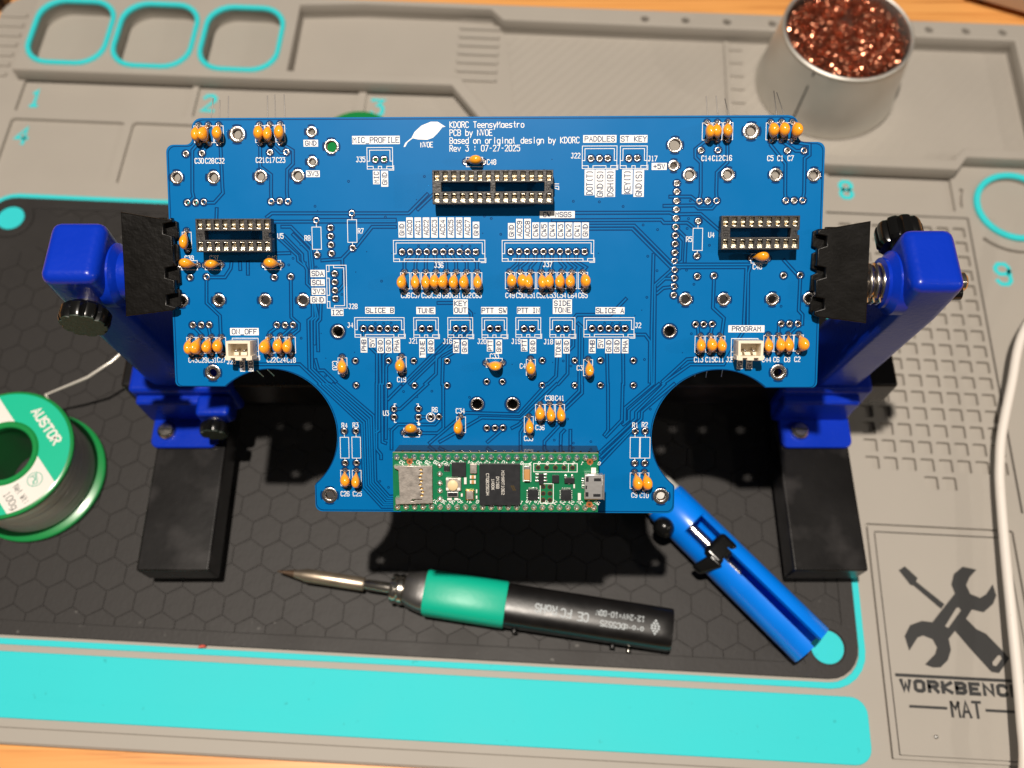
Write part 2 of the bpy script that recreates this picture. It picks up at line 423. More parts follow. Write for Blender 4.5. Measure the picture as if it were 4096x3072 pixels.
# cyan ruler bar, thin cyan frame
mshape("ruler_bar", [rrect(XL + 1.5, 16.3, 134.7, 40.8, 6.5)], 0.003, 0.7, cyan, 0.3)
mshape("field_frame", [rrect(BX0 - 2.6, BY0 - 3.6, BX1 + 3.0, BY1 + 2.8, 15), rrect(BX0 - 0.4, BY0 - 1.2, BX1 + 0.4, BY1 + 0.3, 13)], 0.003, 0.6, cyan, 0.2)
tk = MB()
for k in range(420):
    x = -296 + k * 1.0
    L = 3.6 if k % 10 == 0 else 2.6 if k % 5 == 0 else 1.7
    tk.box(x, x + 0.22, 24.6 - L, 24.6, 7.68, 7.74)
    if k % 2 == 0: tk.box(x, x + 0.22, 36.0 - L, 36.0, 7.68, 7.74)
tk.build("ruler_scale", cyan, matf)
# black hexagon field
pit = []
DOT = 12.0
cs = [(BX1 - DOT, BY1 - DOT), (BX0 + DOT, BY1 - DOT), (BX0 + DOT, BY0 + DOT), (BX1 - DOT, BY0 + DOT)]
IX0, IX1, IY0, IY1 = BX0 + 5.6, BX1 - 5.6, BY0 + 5.4, BY1 - 5.4
pit += arc(*cs[0], 11, -54, -216, 10)[::1]
loop = []
for (cx, cy), a0 in zip(cs, (305, 35, 125, 215)):
    pts = arc(cx, cy, 11, a0, a0 - 160, 12)
    loop.append(pts)
def clampin(p): return (min(IX1, max(IX0, p[0])), min(IY1, max(IY0, p[1])))
def corner(cx, cy, sx, sy):
    r = 11.0; dx = IX1 - (BX1 - DOT); dy = IY1 - (BY1 - DOT)
    a1 = math.degrees(math.atan2(-math.sqrt(r * r - dx * dx), dx)); a2 = math.degrees(math.atan2(dy, -math.sqrt(r * r - dy * dy)))
    P = arc(0, 0, r, a1, a2 - 360, 10)
    P = [(cx + sx * x, cy + sy * y) for x, y in P]
    return P if sx * sy > 0 else P[::-1]
pitloop = corner(*cs[0], 1, 1) + corner(*cs[1], -1, 1) + corner(*cs[2], -1, -1) + corner(*cs[3], 1, -1)
mshape("black_sheet", [rrect(BX0, BY0, BX1, BY1, 12.5)], 0.004, 0.6, black_sil)
mshape("black_border", [rrect(BX0, BY0, BX1, BY1, 12.5), pitloop] + [circ(cx, cy, 7.1, 28) for cx, cy in cs], 0.6, 1.3, black_sil, 0.2)
for cx, cy in cs:
    mshape("corner_dot", [circ(cx, cy, 6.5, 32)], 0.6, 1.15, cyan, 0.2)
HP = 12.07; HR = HP / math.sqrt(3)
def clip(poly, x0, x1, y0, y1):
    for ax, lim, sg in ((0, x0, 1), (0, x1, -1), (1, y0, 1), (1, y1, -1)):
        out = []
        for i in range(len(poly)):
            a, b = poly[i - 1], poly[i]; da, db = sg * (a[ax] - lim), sg * (b[ax] - lim)
            if (da < 0) != (db < 0):
                t = da / (da - db); out.append((a[0] + t * (b[0] - a[0]), a[1] + t * (b[1] - a[1])))
            if db >= 0: out.append(b)
        poly = out
        if len(poly) < 3: return []
    return poly
def project(x, y, z):
    dy, dz = y, z - CAM_H
    c, s = math.cos(CAM_PITCH), math.sin(CAM_PITCH)
    dep = dy * c - dz * s
    return (0.5 + FPX * x / dep, 0.5 - FPX * 4 / 3 * (dy * s + dz * c) / dep)
full = MB().prism([(0.983 * HR * math.sin(math.radians(60 * i)), 0.983 * HR * math.cos(math.radians(60 * i))) for i in range(6)][::-1], 7.6, 7.95, 0.14).mesh("hexagon_tile")
hexes = []
row = 0; hy = 52.0
while hy < IY1 + 6:
    k0 = 0
    x = -191.35 + (6.035 if row % 2 else 0) - 12 * HP
    while x < IX1 + 6:
        if all(math.hypot(x - cx, hy - cy) > 16.5 for cx, cy in cs):
            P = clip([(x + 0.983 * HR * math.sin(math.radians(60 * i)), hy + 0.983 * HR * math.cos(math.radians(60 * i))) for i in range(6)][::-1], IX0 + 0.2, IX1 - 0.2, IY0 + 0.2, IY1 - 0.2)
            if len(P) > 2:
                area = abs(sum(P[i - 1][0] * P[i][1] - P[i][0] * P[i - 1][1] for i in range(len(P)))) / 2
                if area > 4:
                    wx = x * math.cos(MAT_A) - hy * math.sin(MAT_A); wy = x * math.sin(MAT_A) + hy * math.cos(MAT_A)
                    sx, sy = project(wx, wy, 1)
                    vis = -0.03 < sx < 1.03 and 0 < sy < 1 and not (0.16 < sx < 0.80 and sy < 0.505) and not (0.31 < sx < 0.66 and sy < 0.668)
                    hexes.append((0 if vis else 1, -sy, x, hy, P))
        x += HP
    hy += HP * math.sqrt(3) / 2; row += 1
hexes.sort()
rest = MB()
for i, (inv, _, x, y, P) in enumerate(hexes):
    if i < 300 and not inv:
        if len(P) == 6 and abs(min(p[1] for p in P) - (y - 0.983 * HR)) < 0.01 and abs(max(p[0] for p in P) - x) > 5.7 and abs(min(p[0] for p in P) - x) > 5.7 and abs(max(p[1] for p in P) - (y + 0.983 * HR)) < 0.01:
            o = link("hexagon_tile", full, black_sil, matf); o.location = (x * S, y * S, 0)
        else:
            MB().prism(P, 7.6, 7.95, 0.14).build("hexagon_tile", black_sil, matf)
    else:
        rest.prism(P, 7.6, 7.95, 0.14)
ro = rest.build("hexagon_tiles_under_board", black_sil, matf); ro["kind"] = "stuff"
# numerals
for ch, x, y, h in (('1', -265.8, 318.0, 10), ('2', -174.7, 319.5, 10), ('3', -86.8, 321, 10), ('4', -266.3, 293.6, 10), ('8', 151.5, 281.5, 9.5), ('9', 219.9, 235.2, 11)):
    z = 5.06 if ch != '9' else 7.02
    strokes(MB(), ch, x, y, h, 2.0, z + (0.10 if ch != '9' else 0.05), sx=0.85).build("numeral", cyan, matf)
# tools emblem and lettering
zi = 7.02
lg = MB()
scr = [(153.4, 91.2), (156.0, 92.9), (160.6, 88.4), (159.8, 86.9), (170.0, 78.3), (168.4, 76.4), (158.6, 85.2), (157.4, 85.4)]
shape("screwdriver_emblem", [scr], zi, zi + 0.25, ink_black, matf)
wr = [(164.2, 70.9), (160.0, 71.2), (155.2, 69.3), (152.5, 64.9), (153.6, 59.4), (157.5, 64.6), (159.9, 65.5), (163.4, 64.2), (164.7, 61.1), (163.6, 58.6), (159.1, 54.4), (162.0, 53.4), (165.0, 53.6), (168.2, 56.5), (170.0, 60.5), (169.7, 64.7),
      (172.7, 68.0), (177.5, 61.6), (184.6, 52.9), (187.4, 52.6), (192.5, 58.5), (190.6, 60.8), (184.8, 67.5), (181.3, 69.1), (177.8, 73.0), (180.7, 76.8), (185.2, 75.9), (189.5, 79.4), (191.4, 82.9), (190.7, 87.3), (187.4, 83.2), (184.7, 81.6), (181.0, 83.0), (179.9, 86.5), (181.6, 89.6), (185.1, 93.1), (179.6, 94.0), (175.6, 90.8), (174.0, 86.4), (174.9, 82.9)]
slot = [(169.0, 69.6), (170.2, 68.9), (176.3, 76.2), (175.6, 77.4), (174.6, 77.1)]
slot2 = [(185.6, 55.4), (186.9, 55.2), (189.5, 58.2), (189.2, 59.4), (188.1, 59.3), (185.5, 56.6)]
shape("wrench_emblem", [wr, slot, slot2], zi, zi + 0.25, ink_black, matf)
MB().box(147, 197.5, 49.3, 50.5, zi, zi + 0.25).build("emblem_bar", ink_black, matf)
MB().box(151, 165.4, 38.0, 39.0, zi, zi + 0.25).build("emblem_bar", ink_black, matf)
MB().box(180, 194.4, 38.0, 39.0, zi, zi + 0.25).build("emblem_bar", ink_black, matf)
for i, ch in enumerate("WORKBENCH"):
    strokes(MB(), ch, 150.6 + i * 5.3, 46.2, 3.6, 1.45, zi + 0.04, sx=1.35).build("emblem_letter", ink_black, matf)
for i, ch in enumerate("MAT"):
    strokes(MB(), ch, 168.6 + i * 4.1, 38.5, 5.6, 1.05, zi + 0.04, sx=0.78).build("emblem_letter", ink_black, matf)

# ================================================================== board holder
vise = empty("board_holder", (-4, 140, 1.3), "blue and black bench holder gripping the circuit board from both sides", "board holder")
V0 = (-4, 140, 1.3)
class VB(MB):
    def build(s, *a, **k):
        s.v = [(x - V0[0], y - V0[1], z - V0[2]) for x, y, z in s.v]
        return MB.build(s, *a, **k)
for x0, x1 in ((-144.6, -116.4), (108.3, 137.0)):
    VB().box(x0, x1, 78, 222, 8, 22).build("foot_bar", bar_blk, vise, 0, 0.9, 3)
    for y in (82, 206):
        VB().box(x0 + 2.5, x1 - 1.5, y - 1, y + 14, 1.3, 8).build("rubber_foot", rubber, vise, 0, 0.8, 2)
VB().box(-154, 152, 146, 168, 26, 44).build("cross_rail", bar_blk, vise, 0, 1.2, 3)
def sweep_box(mb, A, B):
    """loft between two axis-aligned rectangles (x0,x1,y0,y1,z)"""
    R = [[(r[0], r[2], r[4]), (r[1], r[2], r[4]), (r[1], r[3], r[4]), (r[0], r[3], r[4])] for r in (A, B)]
    return mb.rings(R)
for sgn, hx0, hx1, bx0, bx1, y0, y1 in ((-1, -140.6, -123.4, -150.5, -109.5, 138.2, 159.4), (1, 118.2, 134.4, 105.5, 141.5, 135.2, 156.8)):
    yy = 0
    # saddle over the rail
    VB().box(bx0, bx1, 143 + yy * 0, 171, 25.5, 45.5).build("rail_saddle", vise_blue, vise, 0, 2.2, 4)
    VB().box(bx0 + (2 if sgn < 0 else 1), bx1 - 4, 139.5, 146, 22.2, 41).build("saddle_skirt", vise_blue, vise, 0, 1.5, 3)
    tx0, tx1 = (bx0 + 4, bx1 - 10) if sgn < 0 else (bx0 + 3.6, bx1 - 3.6)
    shape("mounting_tab", [rrect(tx0 - V0[0], 127.6 - V0[1], tx1 - V0[0], 144 - V0[1], 3.2)], 22.05 - V0[2], 24.2 - V0[2], vise_blue, vise, 0.5)
    sx = -140.5 if sgn < 0 else 117.2
    sc = VB().lathe([(0.01, 26.6), (2.6, 26.5), (3.6, 25.6), (3.9, 24.2), (3.9, 23.5)], 20, 'z', (sx, 134.6, 0), cap=False).build("screw", steel, vise, 40)
    VB().box(sx - 2.4, sx + 2.4, 134.2, 135.0, 26.3, 26.75).build("screw_slot", rubber, sc)
    # upright arm and head
    ring_ = lambda xa, xb, ya, yb, z: [(xa, ya, z), (xb, ya, z), (xb, yb, z), (xa, yb, z)]
    VB().rings([ring_(hx0 - 1, hx1 + 2, 145, 167, 44), ring_(hx0, hx1, y0 + 0.6, y1, 116), ring_(hx0, hx1, y0, y1, 138)]).build("arm", vise_blue, vise, 0, 3.4, 4)
    ax = hx1 if sgn < 0 else hx0; d = 1 if sgn < 0 else -1
    by, bz = (y0 + y1) / 2 - 0.5, 123.5
    VB().lathe([(10.2, ax - d * 3), (10.0, ax + d * 0.6), (8.6, ax + d * 1.8), (7.9, ax + d * 2.4), (7.9, ax + d * (7 if sgn < 0 else 3.4)), (5, ax + d * (8 if sgn < 0 else 4.0))], 36, 'x', (0, by, bz)).build("boss", vise_blue, vise, 40)
    VB().lathe([(4.2, ax), (4.2, ax + d * 11)], 20, 'x', (0, by, bz - 1)).build("shaft", steel, vise, 40)
# spring on the right shaft
pts = []
for i in range(5 * 20 + 1):
    a = i / 20 * 2 * math.pi
    pts.append((115.0 - i / 20 * 2.0, 145.5 + 6.0 * math.cos(a), 123.0 + 6.0 * math.sin(a)))
VB().tube(pts, 0.75, 8).build("spring", steel, vise, 60)
# axle end with black clip at the right head
VB().lathe([(3.2, 133), (3.2, 140.5), (2.6, 141.2)], 20, 'x', (0, 145.5, 124)).build("axle_end", steel, vise, 40)
for dy in (-4.4, 4.4):
    VB().lathe([(0.1, 134.6), (2.3, 135.0), (2.3, 138.4), (0.1, 139.0)], 14, 'x', (0, 145.5 + dy, 125)).build("retaining_clip", knob_blk, vise, 50)
# fluted knobs: (centre, radius, direction along y, face material)
def knob(cx, y0, cz, r, L, d, fl=10):
    def ring(rr, y, amp):
        return [((rr - amp * max(0, math.cos(fl * t)) ** 2) * math.cos(t) + cx, y, (rr - amp * max(0, math.cos(fl * t)) ** 2) * math.sin(t) + cz) for t in [2 * math.pi * i / 100 for i in range(100)]]
    R = [ring(r * 0.86, y0, 0.4), ring(r, y0 + d * 1.2, 1.1), ring(r, y0 + d * (L - 1.2), 1.1), ring(r * 0.94, y0 + d * L, 0.8)]
    k = VB().rings(R).build("knob", knob_blk, vise, 35)
    VB().rings([ring(r * 0.93, y0 + d * (L - 0.3), 0.8), ring(r * 0.91, y0 + d * (L + 0.35), 0.8)]).build("knob_face", knob_cap, k, 35)
    VB().lathe([(3.4, y0 - d * 5), (3.4, y0 + d * 1)], 16, 'y', (cx, 0, cz)).build("knob_stem", steel, k, 40)
knob(-131.3, 136.4, 123.0, 7.5, 5.6, -1)
knob(123.6, 158.2, 124.5, 7.3, 7.5, 1)
VB().box(-123.5, -110.5, 134, 142.8, 34, 43).build("clamp_block", vise_blue, vise, 0, 1.6, 3)
knob(-117, 133.0, 36.5, 5.6, 4.6, -1, 8)

# jaws live in the plane of the board
BU = Vector((0.99972034, -0.01144276, 0.02069558)); BW = Vector((-0.00094248, 0.85516491, 0.51835518)); BN = Vector((-0.02362955, -0.51822972, 0.85491497))
BO = Vector((-5.699, 133.496, 126.233))
BM = Matrix((BU, BW, BN)).transposed().to_4x4()
BMW = Matrix.Translation(BO * S) @ BM
def on_board(o, parent, base=(0, 0, 0)):
    o.parent = parent
    o.matrix_local = Matrix.Translation(Vector([-c * S for c in base])) @ BMW
    return o
def jaw(L):
    s = -1 if L else 1
    w0, w1 = (-1.0, 30.2) if L else (-3.0, 27.0)
    xo, xi = 111.2, 95.6
    m = (w0 + w1) / 2
    # inner edge with teeth and notches
    edge = [(xi + 1.6, w1 - 2.4)]
    nots = [w1 - 3.8, m + 2.0, w0 + 7.8] if not L else [w1 - 3.0, m - 0.5, w0 + 7.0]
    for k, y in enumerate(nots):
        edge += [(xi + 0.4, y + 1.2), (xi + 0.2, y), (xi + 2.9, y - 0.6), (xi + 3.0, y - 3.4), (xi + (0.2 if k else 0.4), y - 4.2)]
    edge += [(xi + 0.2, w0 + 2.4), (xi + 1.2, w0 + 1.8)]
    loop = [(xo, w1)] + edge + [(xo, w0)]
    o = shape("jaw_plate", [[(s * x, y) for x, y in loop]], 1.6, 4.2, jaw_blk, None, 0.3); on_board(o, vise, V0)
    lo = [(xo - 1, w1 - 1), (xi + 1.0, w1 - 2.2), (xi + 0.8, w1 - 4), (xi + 0.6, w0 + 4), (xi + 1.0, w0 + 1.6), (xo - 1, w0 + 1)]
    # stepped lower lip that reaches a little further over the board face
    lip = [(xo - 1, w1 - 1.2)]
    for k in range(4):
        a = w1 - 2.2 - k * (w1 - w0 - 4) / 4; b2 = a - (w1 - w0 - 4) / 4 + 0.8
        lip += [(xi + 1.2, a), (xi - 0.3, a - 0.7), (xi - 0.5, b2 + 0.7), (xi + 1.0, b2)]
    lip += [(xo - 1, w0 + 1.2)]
    o = shape("jaw_lip", [[(s * x, y) for x, y in lip]], 0.12, 1.59, jaw_blk, None, 0.2); on_board(o, vise, V0)
    o = shape("jaw_back", [[(s * x, y) for x, y in lo]], -6.2, -1.75, jaw_blk, None, 0.3); on_board(o, vise, V0)
    a, b2 = sorted((s * (xo - 1.2), s * (99.6)))
    o = MB().box(a, b2, w0 + 1.5, w1 - 1.5, -1.74, 0.11).build("jaw_web", jaw_blk); on_board(o, vise, V0)
    a, b2 = sorted((s * (xo - 0.5), s * (105)))
    o = MB().box(a, b2, m - 7, m + 7, -10, -6.21).build("jaw_hub", jaw_blk); on_board(o, vise, V0)
jaw(True); jaw(False)

# ================================================================== board layout in millimetres from the board centre
PADS=[(-76.59,53.17,'H'),(-95.45,40.57,'E'),(-84.27,40.53,'E'),(-92.32,47.54,'S'),(-87.41,47.69,'S'),(-66.86,47.85,'S'),(-61.9,47.93,'S'),(-54.21,53.81,'M'),(-54.21,45.02,'M'),(-48.34,49.47,'N'),(-69.97,40.82,'E'),(-58.69,40.95,'E'),(-35.14,45.62,'S'),(-32.53,45.68,'Q'),(29.27,45.71,'S'),(31.82,45.7,'S'),(40.51,45.67,'S'),(34.26,45.7,'Q'),(43.01,45.73,'Q'),(54.07,49.48,'N'),(53.85,43.5,'M'),(54.88,38.37,'Q'),(54.93,35.93,'S'),(61.75,47.94,'S'),(66.81,47.98,'S'),(58.6,40.79,'E'),(69.9,40.85,'E'),(76.46,53.39,'H'),(54.89,33.21,'S'),(54.87,30.7,'S'),(54.82,28.11,'S'),(54.77,25.54,'S'),(54.75,22.97,'S'),(54.7,20.5,'S'),(54.68,17.92,'S'),(54.67,15.41,'S'),(54.72,12.81,'S'),(54.67,10.32,'S'),(54.65,7.79,'S'),(54.63,5.21,'S'),(87.25,47.77,'S'),(92.14,47.75,'S'),(84.09,40.73,'E'),(95.31,40.69,'E'),(-92.51,33.11,'S'),(-89.97,33.14,'S'),(-87.49,33.27,'S'),(-92.62,10.69,'S'),(-87.55,10.79,'S'),(-92.47,-3.87,'S'),(-89.85,-3.87,'S'),(-87.38,-3.86,'S'),(-84.1,3.68,'E'),(-95.47,3.58,'E'),(-86.87,-18.6,'H'),(-66.92,33.38,'S'),(-64.35,33.48,'S'),(-61.9,33.37,'S'),(-42.62,29.81,'S'),(-42.57,19.46,'S'),(-53.45,27.71,'S'),(-53.45,17.39,'S'),(-49.18,23.0,'S'),(-49.14,20.4,'S'),(-49.06,17.83,'S'),(-49.19,25.52,'Q'),(-27.57,18.25,'S'),(-25.08,18.25,'S'),(-22.55,18.25,'S'),(-20.09,18.24,'S'),(-17.57,18.24,'S'),(-15.08,18.23,'S'),(-12.62,18.23,'S'),(-10.1,18.23,'S'),(-7.65,18.22,'S'),(-5.2,18.22,'Q'),(-66.75,10.67,'S'),(-61.71,10.84,'S'),(-48.23,11.73,'S'),(-48.29,9.18,'S'),(-48.28,6.66,'S'),(-48.2,4.2,'Q'),(-69.87,3.68,'E'),(-58.19,3.67,'E'),(-39.81,-4.98,'S'),(-37.35,-4.98,'S'),(-34.83,-4.98,'S'),(-32.34,-4.98,'S'),(-21.87,-4.97,'S'),(-11.42,-4.97,'S'),(-0.98,-4.96,'S'),(-29.85,-4.97,'Q'),(-19.39,-4.97,'Q'),(-8.87,-4.96,'Q'),(1.49,-4.96,'Q'),(-47.66,-5.87,'B'),(-66.44,-3.86,'S'),(-63.94,-3.93,'S'),(-61.44,-3.85,'S'),(-42.51,-14.87,'V'),(-32.26,-14.86,'V'),(-24.49,-14.85,'V'),(-14.27,-14.84,'V'),(-2.11,-21.25,'V'),(2.76,-21.24,'V'),(-42.43,-22.44,'V'),(-32.29,-22.49,'V'),(-24.35,-22.48,'V'),(-14.35,-22.46,'V'),(5.3,18.24,'S'),(7.88,18.27,'S'),(10.29,18.27,'S'),(12.77,18.26,'S'),(15.21,18.26,'S'),(17.69,18.25,'S'),(20.17,18.25,'S'),(22.64,18.25,'S'),(25.11,18.24,'S'),(27.62,18.24,'Q'),(9.4,-4.99,'S'),(19.8,-4.99,'S'),(30.11,-4.88,'S'),(32.64,-4.87,'S'),(35.13,-4.87,'S'),(37.63,-4.87,'S'),(11.87,-4.99,'Q'),(22.26,-4.99,'Q'),(40.08,-4.87,'Q'),(61.49,27.27,'S'),(61.32,16.95,'S'),(61.7,33.13,'S'),(64.17,33.12,'S'),(66.78,33.22,'S'),(61.54,10.83,'S'),(66.56,11.0,'S'),(61.42,-3.63,'S'),(63.87,-3.63,'S'),(66.42,-3.56,'S'),(58.22,3.89,'E'),(69.7,3.88,'E'),(53.59,-5.67,'B'),(14.97,-14.69,'V'),(24.9,-14.68,'V'),(32.74,-14.67,'V'),(42.79,-14.66,'V'),(14.99,-22.33,'V'),(24.96,-22.31,'V'),(32.83,-22.29,'V'),(42.91,-22.27,'V'),(87.32,33.23,'S'),(89.78,33.22,'S'),(92.28,33.28,'S'),(87.41,11.09,'S'),(92.35,11.15,'S'),(87.22,-3.45,'S'),(89.72,-3.45,'S'),(92.26,-3.45,'S'),(84.29,3.95,'E'),(95.44,4.15,'E'),(86.86,-18.24,'H'),(-46.46,-36.79,'S'),(-46.4,-46.85,'S'),(-42.85,-36.77,'S'),(-42.85,-46.83,'S'),(-30.8,-29.81,'S'),(-30.84,-32.34,'S'),(-23.19,-29.72,'S'),(-19.46,-32.24,'S'),(-16.95,-32.23,'S'),(-2.1,-35.7,'S'),(0.41,-35.69,'S'),(2.84,-35.61,'S'),(-23.23,-32.32,'Q'),(-51.49,-57.17,'H'),(-5.11,-28.23,'B'),(5.85,-28.2,'B'),(43.55,-36.5,'S'),(43.63,-46.56,'S'),(46.68,-36.49,'S'),(46.74,-46.54,'S'),(51.93,-56.96,'H')]
CAPS=[(-88.1,55.99,-88.16,50.58),(-85.14,55.98,-85.08,50.57),(-82.0,55.96,-82.11,50.56),(-69.72,55.97,-69.64,50.5),(-66.66,56.06,-66.7,50.66),(-63.52,56.14,-63.56,50.65),(-8.09,44.84,-2.86,44.83),(63.36,56.01,63.49,50.78),(66.42,56.0,66.56,50.86),(69.58,56.08,69.63,50.85),(82.01,56.02,82.29,50.69),(85.26,56.11,85.34,50.78),(88.38,56.09,88.47,50.67),(-93.09,24.75,-93.07,19.01),(-95.34,14.34,-90.0,14.4),(-88.01,14.29,-82.78,14.46),(-93.16,-7.43,-93.11,-12.79),(-90.0,-7.43,-90.09,-12.79),(-86.88,-7.42,-86.92,-12.78),(-83.75,-7.42,-83.86,-12.78),(-69.75,14.38,-64.43,14.44),(-26.93,12.31,-26.59,6.89),(-23.58,12.3,-23.59,6.89),(-20.45,12.3,-20.41,6.89),(-17.35,12.3,-17.34,6.89),(-14.19,12.29,-14.13,6.88),(-11.2,12.29,-11.07,6.88),(-8.04,12.29,-7.97,6.88),(-4.88,12.28,-4.73,6.88),(5.05,12.28,5.11,7.05),(-68.7,-7.23,-68.52,-12.76),(-65.41,-7.23,-65.37,-12.83),(-62.26,-7.23,-62.25,-12.75),(-46.53,-13.63,-46.4,-19.11),(-28.21,-13.43,-28.22,-18.61),(-2.37,-15.43,2.88,-15.35),(8.23,12.27,8.38,7.05),(11.32,12.27,11.46,7.04),(14.53,12.27,14.69,7.04),(17.61,12.26,17.77,7.04),(20.83,12.26,21.0,7.04),(23.9,12.26,24.08,7.04),(27.11,12.25,27.3,7.04),(62.83,-6.97,62.61,-12.26),(65.87,-6.97,65.83,-12.18),(68.95,-6.97,69.02,-12.25),(77.39,16.27,82.57,16.13),(11.36,-14.09,11.54,-19.44),(28.93,-14.25,28.98,-19.41),(83.33,-6.78,83.57,-12.06),(86.46,-6.78,86.71,-12.06),(89.52,-6.6,89.78,-11.95),(92.55,-6.6,92.64,-11.87),(-46.46,-49.13,-46.5,-54.11),(-42.9,-49.11,-42.75,-54.09),(-10.14,-31.96,-10.0,-37.29),(-27.97,-37.16,-22.93,-37.15),(14.23,-28.0,14.35,-33.41),(17.25,-27.99,17.38,-33.4),(20.38,-27.98,20.48,-33.39),(10.78,-31.9,10.92,-37.04),(43.6,-49.3,43.76,-54.79),(46.64,-49.28,46.73,-54.78)]
TEXTS=[(-88.31,45.49,1.45,0,'C30'),(-85.15,45.48,1.45,0,'C28'),(-82.07,45.46,1.45,0,'C32'),(-69.8,45.66,1.45,0,'C21'),(-66.76,45.64,1.45,0,'C17'),(-63.69,45.63,1.45,0,'C23'),(-39.56,45.71,1.45,0,'J35'),(-19.7,49.95,1.45,0,'NV0E'),(-0.37,44.82,1.45,0,'C48'),(24.69,46.57,1.45,0,'J22'),(47.54,45.64,1.45,0,'J17'),(63.35,45.68,1.45,0,'C14'),(66.52,45.67,1.45,0,'C12'),(69.6,45.73,1.45,0,'C16'),(82.29,45.61,1.45,0,'C5'),(85.25,45.6,1.45,0,'C1'),(88.25,45.59,1.45,0,'C7'),(18.99,37.53,1.45,-90,'U7'),(-92.64,16.5,1.45,0,'C39'),(-85.0,16.49,1.45,0,'C37'),(-92.83,-14.65,1.45,0,'C43'),(-89.8,-14.65,1.45,0,'C29'),(-86.81,-14.65,1.45,0,'C31'),(-83.93,-14.57,1.45,0,'C27'),(-80.89,-15.1,1.45,0,'J26'),(-67.2,16.47,1.45,0,'C40'),(-64.44,23.13,1.45,0,'U5'),(-56.24,22.49,1.45,0,'R8'),(-40.0,24.57,1.45,0,'R7'),(-16.45,14.31,1.45,0,'J36'),(-26.68,5.21,1.45,0,'C56'),(-23.61,5.21,1.45,0,'C57'),(-20.43,5.21,1.45,0,'C58'),(-17.36,5.2,1.45,0,'C59'),(-14.15,5.2,1.45,0,'C60'),(-11.15,5.2,1.45,0,'C61'),(-8.02,5.2,1.45,0,'C62'),(-4.92,5.2,1.45,0,'C63'),(-42.86,1.87,1.45,0,'J28'),(-43.8,-3.85,1.45,0,'J4'),(-24.51,-8.69,1.45,0,'J21'),(-14.04,-8.79,1.45,0,'J16'),(-3.51,-8.78,1.45,0,'J20'),(-68.51,-14.55,1.45,0,'C22'),(-65.42,-14.55,1.45,0,'C24'),(-62.31,-14.61,1.45,0,'C18'),(-28.32,-20.58,1.45,0,'C19'),(0.3,-13.29,1.45,0,'C33'),(5.11,5.2,1.45,0,'C49'),(-48.84,-16.31,1.45,-90,'C20'),(16.48,14.52,1.45,0,'J37'),(8.34,5.19,1.45,0,'C50'),(11.5,5.19,1.45,0,'C51'),(14.56,5.19,1.45,0,'C52'),(17.64,5.19,1.45,0,'C53'),(20.73,5.19,1.45,0,'C54'),(24.02,5.19,1.45,0,'C64'),(27.21,5.19,1.45,0,'C65'),(6.93,-8.77,1.45,0,'J19'),(16.82,-8.87,1.45,0,'J18'),(44.03,-3.88,1.45,0,'J2'),(58.85,21.94,1.45,0,'R5'),(65.46,23.23,1.45,0,'U4'),(62.55,-14.31,1.45,0,'C13'),(65.99,-14.31,1.45,0,'C15'),(68.9,-14.27,1.45,0,'C11'),(72.3,-14.26,1.45,0,'J27'),(79.47,13.75,1.45,0,'C46'),(8.98,-16.34,1.45,0,'C4'),(26.41,-16.92,1.45,0,'C3'),(83.12,-14.25,1.45,0,'C44'),(86.09,-14.25,1.45,0,'C6'),(89.34,-14.24,1.45,0,'C8'),(92.41,-14.17,1.45,0,'C2'),(-46.31,-34.93,1.45,0,'R4'),(-42.88,-34.85,1.45,0,'R3'),(-46.63,-56.63,1.45,0,'C26'),(-42.81,-56.61,1.45,0,'C25'),(-33.34,-31.08,1.45,0,'U3'),(-18.18,-29.96,1.45,0,'R6'),(-10.3,-30.3,1.45,0,'C34'),(17.24,-26.27,1.45,0,'C38'),(20.34,-26.26,1.45,0,'C41'),(14.32,-35.4,1.45,0,'C36'),(10.78,-38.85,1.45,0,'C35'),(43.63,-34.59,1.45,0,'R1'),(46.54,-34.47,1.45,0,'R2'),(43.68,-56.63,1.45,0,'C9'),(46.73,-56.69,1.45,0,'C10'),(-12.73,55.7,1.7,'L','KD0RC TeensyMaestro'),(-12.75,53.39,1.7,'L','PCB by NV0E'),(-12.78,51.1,1.7,'L','Based on original design by KD0RC'),(-12.8,48.85,1.7,'L','Rev 3 : 07-27-2025')]
